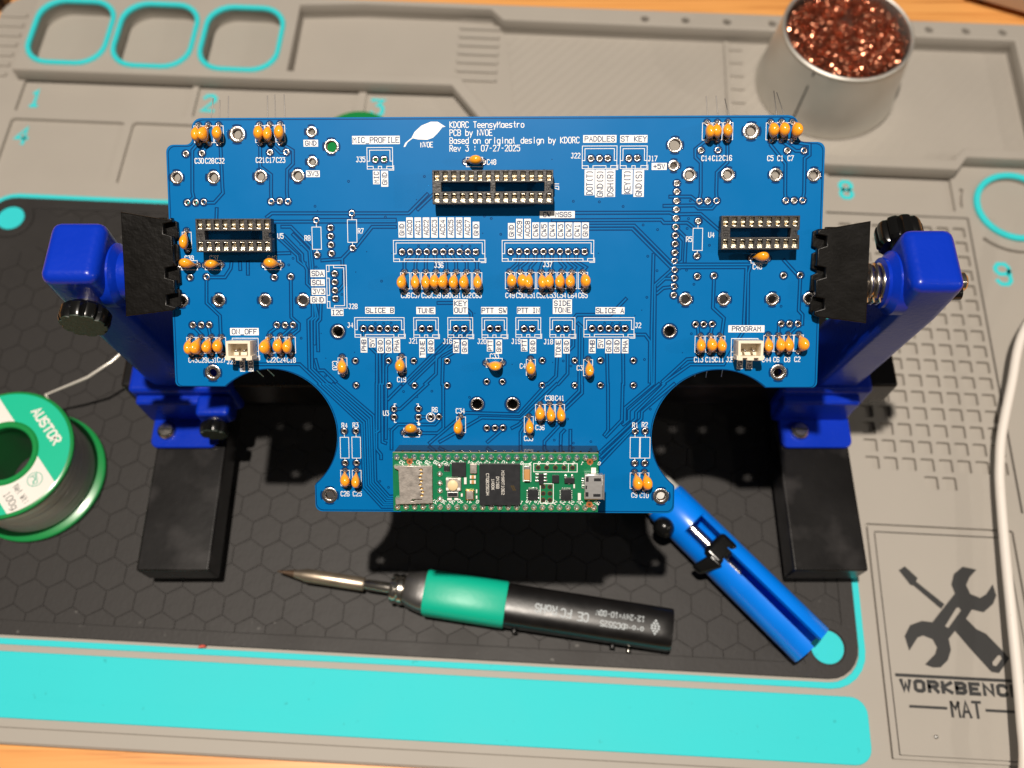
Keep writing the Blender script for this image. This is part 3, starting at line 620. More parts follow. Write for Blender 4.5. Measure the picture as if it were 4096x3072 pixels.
BOXES=[(-42.01,50.16,-27.74,52.58,0,'MIC_PROFILE'),(-56.64,49.52,-52.27,51.53,0,'GND'),(-56.13,40.59,-51.99,42.54,0,'3V3'),(-35.97,38.42,-33.95,42.4,90,'MIC'),(-33.53,37.69,-31.42,42.4,90,'GND'),(26.88,50.32,36.74,52.51,0,'PADDLES'),(37.84,50.28,45.91,52.46,0,'ST KEY'),(47.28,42.33,51.78,44.37,0,'+5V'),(27.41,34.98,30.38,42.52,90,'DOT(T)'),(30.58,34.4,33.42,42.51,90,'GND(S)'),(33.61,34.49,36.53,42.5,90,'DSH(R)'),(38.56,35.29,41.69,42.48,90,'KEY(T)'),(42.0,34.47,45.08,42.47,90,'GND(S)'),(-80.93,-6.99,-72.09,-4.75,0,'ON_OFF'),(-78.29,-18.22,-76.76,-14.74,90,'PWR'),(-75.77,-18.15,-74.1,-14.56,90,'GND'),(-28.55,22.61,-26.52,27.31,90,'GND'),(-26.15,22.54,-24.18,28.57,90,('ACC',0)),(-23.66,22.53,-21.68,28.57,90,('ACC',1)),(-21.17,22.53,-19.18,28.56,90,('ACC',2)),(-18.68,22.52,-16.68,28.55,90,('ACC',3)),(-16.19,22.52,-14.19,28.55,90,('ACC',4)),(-13.7,22.52,-11.69,28.54,90,('ACC',5)),(-11.21,22.51,-9.2,28.54,90,('ACC',6)),(-8.72,22.51,-6.71,28.53,90,('ACC',7)),(-6.12,22.43,-4.12,27.25,90,'GND'),(4.51,22.24,6.56,26.85,90,'GND'),(-55.62,10.76,-51.26,12.93,0,'SDA'),(-55.53,8.06,-51.33,10.13,0,'SCL'),(-55.42,5.39,-51.22,7.5,0,'3V3'),(-55.85,2.79,-51.22,4.97,0,'GND'),(-49.56,-1.02,-45.8,1.03,0,'I2C'),(-12.15,-0.49,-7.77,3.98,0,'KEY|OUT'),(-39.14,-0.38,-30.17,1.7,0,'SLICE B'),(-23.48,-0.49,-17.67,1.7,0,'TUNE'),(-3.7,-0.48,4.22,1.69,0,'PTT SW'),(-40.76,-12.26,-38.71,-7.82,90,'PHB'),(-38.19,-10.66,-36.18,-7.92,90,'5V'),(-35.7,-12.37,-33.65,-7.92,90,'GND'),(-33.21,-12.36,-31.15,-7.92,90,'GND'),(-30.65,-12.29,-28.59,-7.92,90,'PHA'),(-22.73,-13.78,-20.77,-8.09,90,'TUNE'),(-20.17,-12.45,-18.16,-8.09,90,'GND'),(-12.33,-12.34,-10.45,-8.26,90,'KEY'),(-9.85,-12.59,-7.86,-8.26,90,'GND'),(-1.98,-11.9,-0.05,-8.25,90,'PTT'),(0.67,-12.57,2.61,-8.25,90,'GND'),(14.06,28.28,24.55,30.36,0,'CW MSGS'),(18.1,-0.41,23.89,4.0,0,'SIDE|TONE'),(7.22,-0.41,14.22,1.69,0,'PTT IN'),(31.06,-0.48,39.85,1.62,0,'SLICE A'),(71.31,-6.01,82.19,-3.87,0,'PROGRAM'),(6.94,22.2,8.96,28.08,90,'ACC9'),(9.38,22.2,11.4,28.08,90,'ACC8'),(11.81,22.3,13.91,27.01,90,('CW',6)),(14.3,22.29,16.4,27.0,90,('CW',5)),(16.78,22.29,18.89,27.0,90,('CW',4)),(19.27,22.28,21.38,26.99,90,('CW',3)),(21.75,22.28,23.87,26.99,90,('CW',2)),(24.23,22.27,26.35,26.98,90,('CW',1)),(26.68,22.27,28.8,26.97,90,'GND'),(8.45,-11.86,10.4,-8.14,90,'PTT'),(11.06,-12.49,13.05,-8.06,90,'GND'),(18.76,-13.62,20.83,-8.06,90,'TONE'),(21.33,-12.48,23.3,-8.06,90,'GND'),(29.15,-12.4,31.2,-8.05,90,'PHB'),(31.72,-10.87,33.76,-8.05,90,'5V'),(34.15,-12.39,36.24,-8.05,90,'GND'),(36.61,-12.39,38.71,-8.04,90,'GND'),(39.18,-12.39,41.17,-8.04,90,'PHA'),(74.21,-17.2,75.99,-13.66,90,'PGM'),(77.0,-17.19,78.87,-13.48,90,'GND')]
OUTLINES=[(-37.64,42.89,-29.97,49.19,'J'),(26.66,42.82,36.94,49.36,'J'),(37.95,42.79,45.87,49.31,'J'),(-30.15,15.41,-2.48,21.76,'J'),(-42.44,-7.56,-27.27,-1.55,'J'),(-24.34,-7.62,-16.79,-1.55,'J'),(-13.9,-7.62,-6.3,-1.54,'J'),(-3.47,-7.61,4.14,-1.54,'J'),(2.75,15.44,30.33,21.7,'J'),(6.86,-7.53,14.45,-1.54,'J'),(17.25,-7.52,24.85,-1.54,'J'),(27.58,-7.44,42.79,-1.54,'J'),(-50.71,1.34,-44.68,14.32,'K'),(-43.97,21.19,-41.2,27.93,'R'),(-54.81,19.12,-52.06,25.78,'R'),(59.99,18.6,62.84,25.19,'R'),(-47.77,-45.26,-45.1,-38.69,'R'),(-44.12,-45.25,-41.44,-38.6,'R'),(42.16,-44.91,45.04,-38.39,'R'),(45.29,-44.9,48.25,-38.38,'R'),(-80.37,-14.24,-72.35,-7.88,'J'),(72.35,-14.24,80.37,-7.88,'J')]
TRACES=[[(-88.9,50.1),(-90.3,48.6),(-90.8,36.3),(-90.5,34.8),(-91.7,33.6)],[(-85.6,50.1),(-86.8,48.5)],[(-81.7,50.2),(-81.6,37.6),(-81.5,36.0),(-84.3,33.1),(-87.0,33.1)],[(-69.7,50.2),(-69.9,43.7),(-66.7,41.3),(-66.9,36.2),(-66.9,33.7)],[(-66.3,50.3),(-63.5,47.6),(-62.1,47.8)],[(-63.1,50.3),(-59.9,48.4),(-60.0,44.5),(-61.8,42.8),(-62.1,36.2),(-61.9,33.6)],[(63.0,50.6),(60.1,48.3),(60.2,45.9),(61.8,44.4),(62.0,35.8),(61.7,33.5)],[(66.6,50.4),(66.8,48.2)],[(69.5,50.4),(69.7,44.5),(66.6,41.5),(66.6,35.8),(66.8,33.5)],[(82.3,50.4),(82.3,49.4),(86.8,44.0),(87.0,35.7),(87.2,33.6)],[(85.5,50.4),(87.8,49.0),(89.7,47.7),(91.7,47.7)],[(88.8,50.2),(93.7,49.5),(93.8,46.5),(92.4,45.5),(92.6,35.7),(92.3,33.5)],[(-83.8,28.5),(-83.6,31.3)],[(-79.7,15.2),(-80.0,13.4),(-81.9,10.7),(-87.0,10.7)],[(-77.1,15.2),(-77.1,13.1)],[(-74.7,15.2),(-74.8,11.7)],[(-87.6,10.1),(-87.9,2.9),(-83.9,-1.0),(-83.9,-7.1)],[(-91.6,-4.9),(-90.0,-6.7)],[(-87.5,-4.8),(-87.2,-7.1)],[(-68.4,28.8),(-66.9,29.9),(-25.4,29.8),(-19.7,35.4)],[(-22.6,31.0),(-17.6,35.6)],[(-66.1,27.4),(-29.5,27.4)],[(-52.8,27.9),(-29.5,27.9)],[(-63.9,25.9),(-61.2,25.9),(-55.3,19.8),(-54.9,14.1),(-55.3,-1.4),(-56.7,-2.4),(-56.8,-17.4),(-52.3,-22.0)],[(-60.6,23.6),(-55.8,18.6),(-55.6,14.1),(-54.4,-1.4),(-55.7,-2.4),(-55.9,-17.2),(-51.0,-22.0)],[(-63.3,23.1),(-58.0,17.6),(-58.0,15.8),(-56.7,13.0),(-56.8,8.8),(-55.4,7.4),(-53.7,-1.4),(-54.7,-2.6),(-54.9,-9.5)],[(-64.9,22.4),(-59.4,17.2),(-59.3,15.7),(-57.4,14.1),(-57.3,15.0)],[(-52.7,2.7),(-53.0,-2.1),(-53.9,-3.1),(-53.9,-11.7)],[(-41.3,20.0),(-36.5,25.8),(-29.5,25.8)],[(-43.1,19.1),(-46.0,16.2),(-52.0,15.8)],[(-45.8,16.2),(-45.8,14.3)],[(-47.1,6.7),(-45.5,8.5),(-45.4,12.3)],[(-65.7,17.9),(-61.8,18.0)],[(-61.7,10.1),(-61.9,-1.4),(-59.6,-3.5),(-59.7,-5.3),(-61.9,-7.0)],[(-66.6,-4.6),(-68.8,-6.2),(-68.9,-7.1)],[(-61.6,-4.5),(-64.6,-7.0)],[(-79.8,-16.0),(-59.7,-15.9),(-53.4,-22.0)],[(-54.8,-14.5),(-54.0,-17.8),(-52.2,-17.8),(-48.7,-21.3)],[(-25.1,17.5),(-26.9,15.1),(-26.9,12.7)],[(-22.6,17.5),(-23.5,15.1),(-23.6,12.7)],[(-20.1,17.5),(-20.4,15.1),(-20.4,12.7)],[(-17.6,17.5),(-17.3,15.1),(-17.4,12.7)],[(-15.1,17.5),(-14.2,15.1),(-14.2,12.6)],[(-12.6,17.5),(-11.2,15.1),(-11.2,12.6)],[(-10.1,17.5),(-8.0,15.1),(-8.0,12.6)],[(-7.7,17.5),(-4.9,15.1),(-4.9,12.6)],[(7.9,17.5),(7.3,14.7),(5.0,12.6)],[(10.3,17.5),(10.3,15.4),(8.2,13.7),(8.2,12.6)],[(12.8,17.5),(12.8,15.4),(11.3,13.7),(11.3,12.6)],[(15.2,17.5),(15.2,15.4),(14.5,13.7),(14.5,12.6)],[(17.7,17.5),(17.7,15.4),(17.6,13.7),(17.6,12.6)],[(20.2,17.5),(20.2,15.4),(21.7,13.7),(20.8,12.6)],[(22.6,17.4),(22.7,15.4),(24.8,13.6),(23.9,12.6)],[(25.1,17.4),(25.1,15.4),(28.0,13.6),(27.1,12.6)],[(-16.8,2.9),(-12.3,2.9)],[(-7.7,0.7),(-6.7,-0.3),(-6.8,-5.6),(-11.7,-10.2),(-17.5,-13.4),(-17.7,-18.8),(-21.1,-22.0)],[(-8.9,-5.8),(-13.9,-10.6),(-25.8,-22.0)],[(-11.4,-5.8),(-27.9,-22.0)],[(-11.8,-12.0),(-15.5,-14.1),(-15.8,-22.0)],[(-37.7,-10.8),(-35.8,-12.6),(-36.0,-22.0)],[(-34.9,-12.4),(-34.9,-22.0)],[(-29.7,-8.8),(-29.7,-9.5),(-33.8,-13.1),(-34.0,-22.0)],[(-32.3,-15.6),(-33.0,-16.6),(-33.1,-22.0)],[(-39.8,-5.6),(-39.7,-7.8)],[(-53.9,-22.0),(-40.9,-34.5),(-40.7,-54.5),(-35.1,-60.8),(-31.8,-60.8)],[(-52.8,-22.0),(-40.2,-34.0),(-40.0,-54.1),(-34.6,-60.1),(-31.8,-60.1)],[(-51.8,-22.0),(-39.4,-33.5),(-39.2,-53.7),(-34.2,-59.5),(-31.8,-59.4)],[(-50.7,-22.0),(-38.7,-33.0),(-38.5,-53.3),(-33.7,-58.8),(-31.8,-58.8)],[(-49.6,-22.0),(-38.0,-32.4),(-37.8,-53.0),(-33.3,-58.1),(-31.8,-58.1)],[(-48.5,-22.0),(-37.2,-31.9),(-37.0,-52.6),(-32.8,-57.5),(-31.7,-57.4)],[(-36.1,-22.0),(-36.5,-42.3),(-35.1,-44.1),(-35.1,-45.4)],[(-35.2,-22.0),(-35.5,-36.5),(-36.6,-37.2)],[(-34.4,-22.0),(-34.6,-40.1),(-33.6,-40.5)],[(-33.1,-22.0),(-33.5,-39.0)],[(-30.0,-29.8),(-28.9,-29.8),(-20.4,-22.0)],[(-32.6,-26.7),(-28.6,-22.7)],[(-22.3,-32.3),(-20.7,-32.3)],[(-17.0,-33.3),(-18.2,-34.6),(-29.7,-34.6),(-31.7,-36.5),(-31.8,-42.3)],[(-22.0,-37.3),(-17.4,-37.3),(-15.6,-35.7),(-15.5,-22.0)],[(-19.9,-40.4),(-8.7,-30.9),(7.8,-31.3),(16.3,-21.9)],[(-16.7,-40.0),(-3.7,-32.4),(8.3,-32.7),(19.4,-21.9)],[(2.4,-36.3),(-1.9,-40.0)],[(5.7,-35.6),(7.8,-34.5),(8.5,-33.8)],[(8.3,-40.7),(8.3,-37.0),(10.7,-32.7)],[(15.7,-40.6),(15.7,-39.8),(20.3,-34.8),(20.3,-33.9)],[(21.8,-36.3),(20.8,-37.4),(20.7,-40.6)],[(23.7,-36.3),(23.7,-40.6)],[(27.2,-21.9),(27.2,-24.7),(22.2,-29.6)],[(26.3,-21.9),(26.3,-24.0),(21.7,-28.7)],[(35.1,-21.9),(35.3,-36.2),(34.2,-37.7)],[(39.6,-21.9),(39.5,-33.0),(34.7,-38.2)],[(48.9,-21.8),(40.4,-29.2),(40.4,-34.0)],[(52.4,-21.8),(43.8,-30.6),(43.8,-32.6),(32.9,-43.1)],[(55.3,-21.8),(45.6,-30.4),(45.5,-32.6),(33.2,-44.6)],[(42.8,-36.0),(32.9,-46.8)],[(50.7,-21.8),(41.6,-30.1),(41.6,-33.0),(39.9,-34.4)],[(24.6,29.8),(53.0,29.8),(53.9,29.3),(62.1,29.4),(67.8,24.6)],[(17.9,27.6),(50.4,27.7),(51.2,26.8),(58.2,26.8),(59.8,25.6)],[(28.8,26.0),(42.4,26.0),(54.2,14.4),(77.4,14.4)],[(28.9,25.1),(41.8,25.1),(53.5,13.6),(76.2,13.6),(75.9,-5.6),(70.2,-15.8),(60.0,-15.8),(51.7,-21.8)],[(77.4,13.8),(76.8,11.9),(77.1,-4.8)],[(52.9,34.5),(59.1,34.5),(61.0,33.1)],[(51.2,31.8),(60.4,31.9),(61.4,31.0),(65.5,31.0),(66.8,32.6)],[(54.0,13.0),(48.9,8.4),(49.1,-21.8)],[(48.3,17.4),(48.1,-5.6),(48.5,-21.8)],[(54.1,10.2),(51.8,10.2),(49.6,8.1)],[(54.1,7.7),(51.5,7.4),(49.6,5.8)],[(66.6,10.3),(66.5,1.4),(69.9,-1.7),(69.4,-6.6)],[(55.2,25.0),(57.9,22.4),(57.7,15.3)],[(55.2,22.5),(56.4,21.2),(56.3,16.0),(55.2,15.3)],[(40.2,4.1),(35.6,-0.7),(25.4,-0.7),(24.4,-2.1),(24.4,-10.2),(23.4,-11.2)],[(43.6,-6.7),(46.2,-6.7),(47.7,-8.7),(47.8,-21.2)],[(19.5,-13.6),(19.2,-19.4),(16.7,-21.9)],[(22.7,-12.5),(22.7,-18.7),(19.9,-21.9)],[(34.7,-12.5),(35.0,-21.9)],[(39.6,-12.5),(39.8,-21.9)],[(25.8,-3.3),(27.1,-4.5),(27.1,-21.9)],[(26.3,-4.5),(26.3,-21.9)],[(61.4,-14.0),(59.0,-14.2),(51.7,-21.1)],[(62.1,-4.5),(62.3,-6.8)],[(66.4,-4.3),(66.0,-6.8)],[(92.4,10.5),(92.3,0.6),(93.5,-0.7),(93.5,-3.5)],[(91.0,11.8),(87.4,15.6)],[(86.5,-4.3),(86.5,-6.4)],[(91.9,-4.0),(89.8,-6.2)]]
VIAS=[(-53.69,31.97),(-32.45,28.69),(-22.73,30.97),(-29.49,27.62),(-29.53,25.65),(-33.96,9.52),(-60.83,16.42),(-62.2,14.44),(-58.31,20.52),(-2.59,28.93),(-0.5,28.24),(2.34,23.52),(-22.53,20.12),(-19.47,20.11),(-14.01,20.03),(-9.38,20.02),(-7.0,20.02),(-46.15,5.5),(-53.83,13.8),(-59.06,-7.87),(-54.9,-9.71),(-53.88,-11.78),(-53.79,-17.93),(-51.86,-19.55),(-36.15,-3.42),(-33.56,-3.35),(-31.25,-3.24),(-43.36,39.3),(-20.51,40.65),(24.1,33.23),(31.88,33.04),(38.98,31.66),(45.04,26.18),(49.39,24.8),(46.59,16.9),(49.44,12.58),(46.52,4.59),(58.94,33.31),(58.55,28.03),(58.2,25.13),(64.98,20.14),(58.3,12.74),(60.62,8.51),(56.28,13.09),(57.62,15.23),(48.28,17.42),(40.24,4.07),(43.65,-6.7),(46.13,-14.3),(60.19,-6.44),(21.37,-14.79),(23.75,-16.32),(33.85,-3.29),(36.2,-3.29),(38.52,-3.36),(25.77,-3.29),(26.48,-4.53),(-27.77,-24.32),(-19.01,-24.19),(-23.68,-25.93),(-7.41,-26.07),(-36.6,-36.28),(-35.15,-45.41),(-35.64,-52.58),(-33.54,-40.46),(-32.96,-54.53),(-32.27,-36.09),(-8.01,-34.56),(-4.41,-32.2),(48.16,-29.6),(22.79,-32.77),(19.06,-34.73),(18.73,-39.37),(24.63,-40.26),(30.05,-39.8),(21.75,-36.28),(23.71,-36.27),(34.24,-37.69),(33.23,-43.39),(86.96,1.89),(-77.21,13.13),(-74.78,11.65),(-83.62,31.3)]
LEAF=[(-26.64,49.31),(-26.1,50.49),(-24.18,51.99),(-23.29,53.67),(-21.19,55.51),(-18.41,56.6),(-16.34,56.59),(-14.01,55.14),(-14.98,54.98),(-16.38,53.3),(-17.78,51.97),(-19.51,51.37),(-22.28,51.48),(-23.83,51.82),(-25.41,50.65),(-26.12,49.37)]
RX,RY=-19.46,-32.31
DX,DY=-23.15,-34.5
UX,UY=-26.98,-31.06

# ================================================================== circuit board
board = empty("circuit_board", (0, 0, 0), "blue printed circuit board with orange capacitors held above the mat", "circuit board")
board.matrix_world = BMW
def half():
    P = arc(87.2, 55.0, 3.05, 90, 0, 6) + arc(92.2, 52.2, 1.9, 180, 270, 5) + arc(96.1, 48.1, 2.2, 90, 0, 5)
    P += arc(97.1, -21.3, 1.6, 0, -90, 4)
    P += arc(69.4, -38.1, 20.7, 47, 230, 40)
    P += arc(53.9, -60.2, 2.2, 0, -90, 5)
    return P
hp = half()
outline = hp + [(-x, y) for x, y in reversed(hp)]
#   type: outer radius, hole radius
PT = {'S': (0.98, 0.52), 'Q': (0.95, 0.52), 'V': (0.88, 0.5), 'M': (1.72, 0.85), 'N': (2.25, 1.55), 'E': (2.02, 1.2), 'H': (2.48, 1.32), 'B': (2.05, 1.5), 'C': (0.80, 0.42)}
allpads = list(PADS)
for c in CAPS: allpads += [(c[0], c[1], 'C'), (c[2], c[3], 'C')]
holes = [circ(x, y, PT[t][1] + 0.04, 24 if PT[t][1] > 0.7 else 12) for x, y, t in allpads if t != 'C']
sub = shape("substrate", [outline] + holes, -1.6, 0, pcb_blue, board, 0.12)

def ring_mesh(t):
    ro, ri = PT[t]; n = 32 if ro > 1.2 else 16
    mb = MB()
    if t == 'Q':
        sq = []
        for i in range(n):
            a = 2 * math.pi * i / n; k = 1 / max(abs(math.cos(a)), abs(math.sin(a))); k = min(k, 1.34)
            sq.append((ro * 0.9 * k * math.cos(a), ro * 0.9 * k * math.sin(a)))
    else: sq = circ(0, 0, ro, n)
    inn = circ(0, 0, ri, n); inn2 = circ(0, 0, ri + 0.13, n)
    R = [[(x, y, 0.035) for x, y in sq], [(x, y, 0.10) for x, y in [(p[0] * 0.95, p[1] * 0.95) for p in sq]], [(x, y, 0.09) for x, y in inn2], [(x, y, 0.0) for x, y in inn], [(x, y, -1.62) for x, y in inn]]
    mb.rings(R, cap=False)
    return mb.mesh("pad", 60)
pm_ = {t: ring_mesh(t) for t in PT}
gap = MB(); zc = 0.012
for i, (x, y, t) in enumerate(allpads):
    o = link("pad", pm_[t], tin, board); o.location = (x * S, y * S, 0)
    ro = PT[t][0]; g = 0.42 if ro < 1.2 else 0.55
    if t in 'EHNM':
        for q in range(4):
            gap.rings([[(x + r * math.cos(math.radians(a)), y + r * math.sin(math.radians(a)), zc) for a in range(45 + 90 * q + 14, 45 + 90 * q + 77, 6)] for r in (ro - 0.05, ro + g)], cap=False)
    else:
        gap.add([(x + r * math.cos(2 * math.pi * k / 18), y + r * math.sin(2 * math.pi * k / 18), zc) for r in (ro - 0.1, ro + g) for k in range(18)], [(k, (k + 1) % 18, 18 + (k + 1) % 18, 18 + k) for k in range(18)])
# rings() wraps around, so the quarter arcs above are trimmed here
gap.f = [f for f in gap.f if max(math.hypot(gap.v[a][0] - gap.v[b][0], gap.v[a][1] - gap.v[b][1]) for a in f for b in f) < 1.6]
gap.build("pad_clearance", pcb_gap, board, 0)["kind"] = "stuff"
tg, tt = MB(), MB()
for i, P in enumerate(TRACES):
    tg.strip(P, 1.22, 0.016 + (i % 9) * 0.0012); tt.strip(P, 0.44, 0.030 + (i % 9) * 0.0012)
tg.strip([(x * 0.9935, y * 0.9905 - 0.05) for x, y in outline] + [(outline[0][0] * 0.9935, outline[0][1] * 0.9905 - 0.05)], 0.28, 0.0145)
tg.build("trace_clearance", pcb_gap, board, 0)["kind"] = "stuff"; tt.build("copper_traces", pcb_trace, board, 0)["kind"] = "stuff"
vi, vc = MB(), MB()
for i, (x, y) in enumerate(VIAS):
    vi.prism(circ(x, y, 0.42, 12), 0.002, 0.0275); vc.prism(circ(x, y, 0.17, 10), 0.004, 0.05)
for i in range(46):
    x, y = random.uniform(-60, 60), random.uniform(-20, 46)
    vi.prism(circ(x, y, 0.18, 8), 0.002, 0.028)
vi.build("via_clearance", pcb_gap, board, 0)["kind"] = "stuff"; vc.build("vias", pcb_trace, board, 0)["kind"] = "stuff"

# ---- silkscreen
ZS = 0.048
for x, y, h, rot, t in TEXTS:
    mb = MB()
    if rot == 'L': strokes(mb, t, x, y, h, 0.215, ZS, 0, 'L', 0.742)
    else: strokes(mb, t, x, y, h, 0.205, ZS, rot, 'C', 0.71)
    mb.build("printed_label", silk, board, 0)
for x0, y0, x1, y1, rot, t in BOXES:
    if not isinstance(t, str): t = t[0] + str(t[1])          # numbered rows of connector labels
    o = MB().box(x0, x1, y0, y1, 0.002, ZS).build("printed_label", silk, board, 0)
    lines = t.split('|'); mb = MB(); cx, cy = (x0 + x1) / 2, (y0 + y1) / 2
    W, H = (x1 - x0, y1 - y0) if not rot else (y1 - y0, x1 - x0)
    for k, ln in enumerate(lines):
        h = min(H / len(lines) * 0.64, 1.75); sx = min(1.0, (W - 0.5) / text_width(ln, h))
        strokes(mb, ln, cx, cy + ((len(lines) - 1) / 2 - k) * H / len(lines) * 0.92, h, 0.27, ZS + 0.012, rot, 'C', sx)
    mb.build("lettering", silk_blue, o, 0)
for x0, y0, x1, y1, k in OUTLINES:
    mb = MB(); w = 0.18; cx, cy = (x0 + x1) / 2, (y0 + y1) / 2
    R = lambda a, b, c, d: [(a, b), (c, b), (c, d), (a, d), (a, b)]
    if k == 'R':
        mb.strip(R(x0, y0, x1, y1), w, ZS); mb.strip([(cx, y1), (cx, y1 + 0.8)], w, ZS + 0.005); mb.strip([(cx, y0), (cx, y0 - 0.8)], w, ZS + 0.005)
    elif k == 'J':
        mb.strip(R(x0, y0, x1, y1), w, ZS); t1 = 0.78
        mb.strip([(x0, y0 + 2.3), (x0 + t1, y0 + 2.3), (x0 + t1, y1 - t1), (x1 - t1, y1 - t1), (x1 - t1, y0 + 2.3), (x1, y0 + 2.3)], w, ZS + 0.005)
        mb.strip([(x0, y0 + 0.8), (x0 + 1.8, y0 + 0.8), (x0 + 1.8, y0)], w, ZS + 0.01); mb.strip([(x1, y0 + 0.8), (x1 - 1.8, y0 + 0.8), (x1 - 1.8, y0)], w, ZS + 0.01)
        if x1 - x0 > 9: mb.strip([(x0 + 3.2, y0), (x0 + 3.2, y0 + 0.8), (x1 - 3.2, y0 + 0.8), (x1 - 3.2, y0)], w, ZS + 0.013)
        else: mb.strip([(cx - 0.5, y0), (cx - 0.5, y0 + 0.8), (cx + 0.5, y0 + 0.8), (cx + 0.5, y0)], w, ZS + 0.013)
        mb.strip([(x1 - 1.2, y0 - 0.35), (x1 + 0.3, y0 - 0.35), (x1 + 0.3, y0 + 1.0)], w, ZS + 0.016)
    else:
        mb.strip(R(x0, y0, x1, y1), w, ZS); t1 = 0.75
        mb.strip([(x0 + 2.2, y0), (x0 + 2.2, y0 + t1), (x1 - t1, y0 + t1), (x1 - t1, y1 - t1), (x0 + 2.2, y1 - t1), (x0 + 2.2, y1)], w, ZS + 0.005)
        for a in (y0 + 0.4, cy - 4.2, y1 - 2.4): pass
        mb.strip([(x0 + 0.8, y0), (x0 + 0.8, y0 + 2), (x0, y0 + 2)], w, ZS + 0.01); mb.strip([(x0 + 0.8, y1), (x0 + 0.8, y1 - 1.9), (x0, y1 - 1.9)], w, ZS + 0.01)
        mb.strip([(x0, cy - 2.6), (x0 + 0.8, cy - 2.6), (x0 + 0.8, cy + 2.6), (x0, cy + 2.6)], w, ZS + 0.013)
    mb.build("component_outline", silk, board, 0)
for c in CAPS:                                       # silkscreen box of each capacitor
    cx, cy = (c[0] + c[2]) / 2, (c[1] + c[3]) / 2; mb = MB()
    if abs(c[3] - c[1]) > abs(c[2] - c[0]):
        for s_ in (-1, 1): mb.strip([(cx + s_ * 0.8, cy + 2.45), (cx + s_ * 1.38, cy + 2.45), (cx + s_ * 1.38, cy - 2.45), (cx + s_ * 0.8, cy - 2.45)], 0.17, ZS)
    else:
        for s_ in (-1, 1): mb.strip([(cx + 2.45, cy + s_ * 0.8), (cx + 2.45, cy + s_ * 1.38), (cx - 2.45, cy + s_ * 1.38), (cx - 2.45, cy + s_ * 0.8)], 0.17, ZS)
    mb.build("component_outline", silk, board, 0)
lf = shape("leaf_emblem", [LEAF], 0.002, ZS, silk, board)
mb = MB(); strokes(mb, "/", 0, 0, 1, 0.1, 0)
mb.strip([(RX + 1.35 * math.cos(a * math.pi / 12), RY + 1.35 * math.sin(a * math.pi / 12)) for a in range(25)], 0.2, ZS); mb.prism(circ(DX, DY, 0.45, 14), 0.002, ZS)
for sx_, sy_ in ((-1, 1), (1, 1), (-1, -1), (1, -1)): mb.strip([(UX + sx_ * 3.2, UY + sy_ * 2.9), (UX + sx_ * 3.75, UY + sy_ * 2.9), (UX + sx_ * 3.75, UY + sy_ * 2.3)][::-1], 0.2, ZS)
mb.build("component_outline", silk, board, 0)

# ---- dipped capacitors
def cap_mesh(lean_x, lean_y, f):
    prof = [(0.35, 2.6, 0.24), (0.8, 2.56, 0.36), (1.3, 2.45, 0.54), (1.9, 2.28, 0.86), (2.6, 2.1, 1.22), (3.3, 1.98, 1.42), (4.0, 1.78, 1.40), (4.6, 1.46, 1.20), (5.05, 1.06, 0.88), (5.32, 0.56, 0.46), (5.4, 0.14, 0.12)]
    R = []
    for h, a, b in prof:
        ring = []; e = 1.25 if h < 1.6 else 1.0
        for i in range(20):
            t = 2 * math.pi * i / 20; c, s = math.cos(t), math.sin(t)
            x = a * math.copysign(abs(c) ** (1 / 1.0), c) * (0.9 + 0.1 * f); y = b * math.copysign(abs(s) ** e, s) * f
            ring.append((x + lean_x * h, y + lean_y * h, h * (0.92 + 0.08 * f)))
        R.append(ring)
    return MB().rings(R).mesh("capacitor", 80)
variants = [cap_mesh(lx, ly, f) for lx, ly, f in ((-0.06, 0.05, 1.0), (-0.03, -0.16, 1.05), (-0.11, 0.18, 0.95), (-0.01, 0.0, 1.07), (-0.14, -0.07, 0.94), (-0.08, 0.22, 1.0))]
def lead_mesh(sg):
    return MB().tube([(sg * 2.1, 0, 1.2), (sg * 2.45, 0, 0.7), (sg * 2.54, 0, 0.2), (sg * 2.54, 0, -3.2)], 0.27, 8).lathe([(0.62, 0.06), (0.42, 0.25), (0.28, 0.6)], 12, 'z', (sg * 2.54, 0, 0)).mesh("lead", 60)
lead2 = [lead_mesh(1), lead_mesh(-1)]
for i, c in enumerate(CAPS):
    a = math.atan2(c[1] - c[3], c[0] - c[2])
    a += random.uniform(-0.06, 0.06)
    k = math.hypot(c[0] - c[2], c[1] - c[3]) / 5.08
    o = link("capacitor", variants[random.randrange(6)], cap_or, board)
    o.location = ((c[0] + c[2]) / 2 * S, (c[1] + c[3]) / 2 * S, 0); o.rotation_euler.z = a; o.scale = (k, 1, random.uniform(0.94, 1.06))
    if i == len(CAPS) - 7: o.rotation_euler = (math.radians(32), 0, a)          # the one by the module leans right over
    for m_ in lead2: link("lead", m_, lead_m, o)
# trimmed-to-be leads bent up behind the top edge
for x, top, sl in ((-85.6, 63.9, 0.16), (-83.3, 63.4, 0.06), (-80.6, 64.6, 0.05), (-68.6, 64.6, 0.02), (-66.3, 64.9, -0.01), (-63.4, 65.0, -0.01), (64.2, 63.7, -0.10), (67.2, 63.9, -0.12), (70.2, 63.0, -0.24), (84.6, 65.2, -0.2), (86.2, 64.8, -0.45)):
    MB().tube([(x - sl * 10, 54, -1.5), (x - sl * 8, 55, -4.0), (x - sl * 3, 58, -5.0), (x + sl * 3, top + 0.8, -5.2)], 0.15, 6).build("lead_tail", lead_tail_m, board, 60)
for x, y in ((-74.5, -18.2), (-71.0, -18.0), (62.0, -17.9), (65.5, -18.2), (70.3, -18.0)):
    MB().tube([(x, y + 1.2, -1.5), (x + 0.5, y - 0.8, -5), (x + 0.9, y - 2.4, -8)], 0.18, 6).build("lead_tail", lead_m, board, 60)

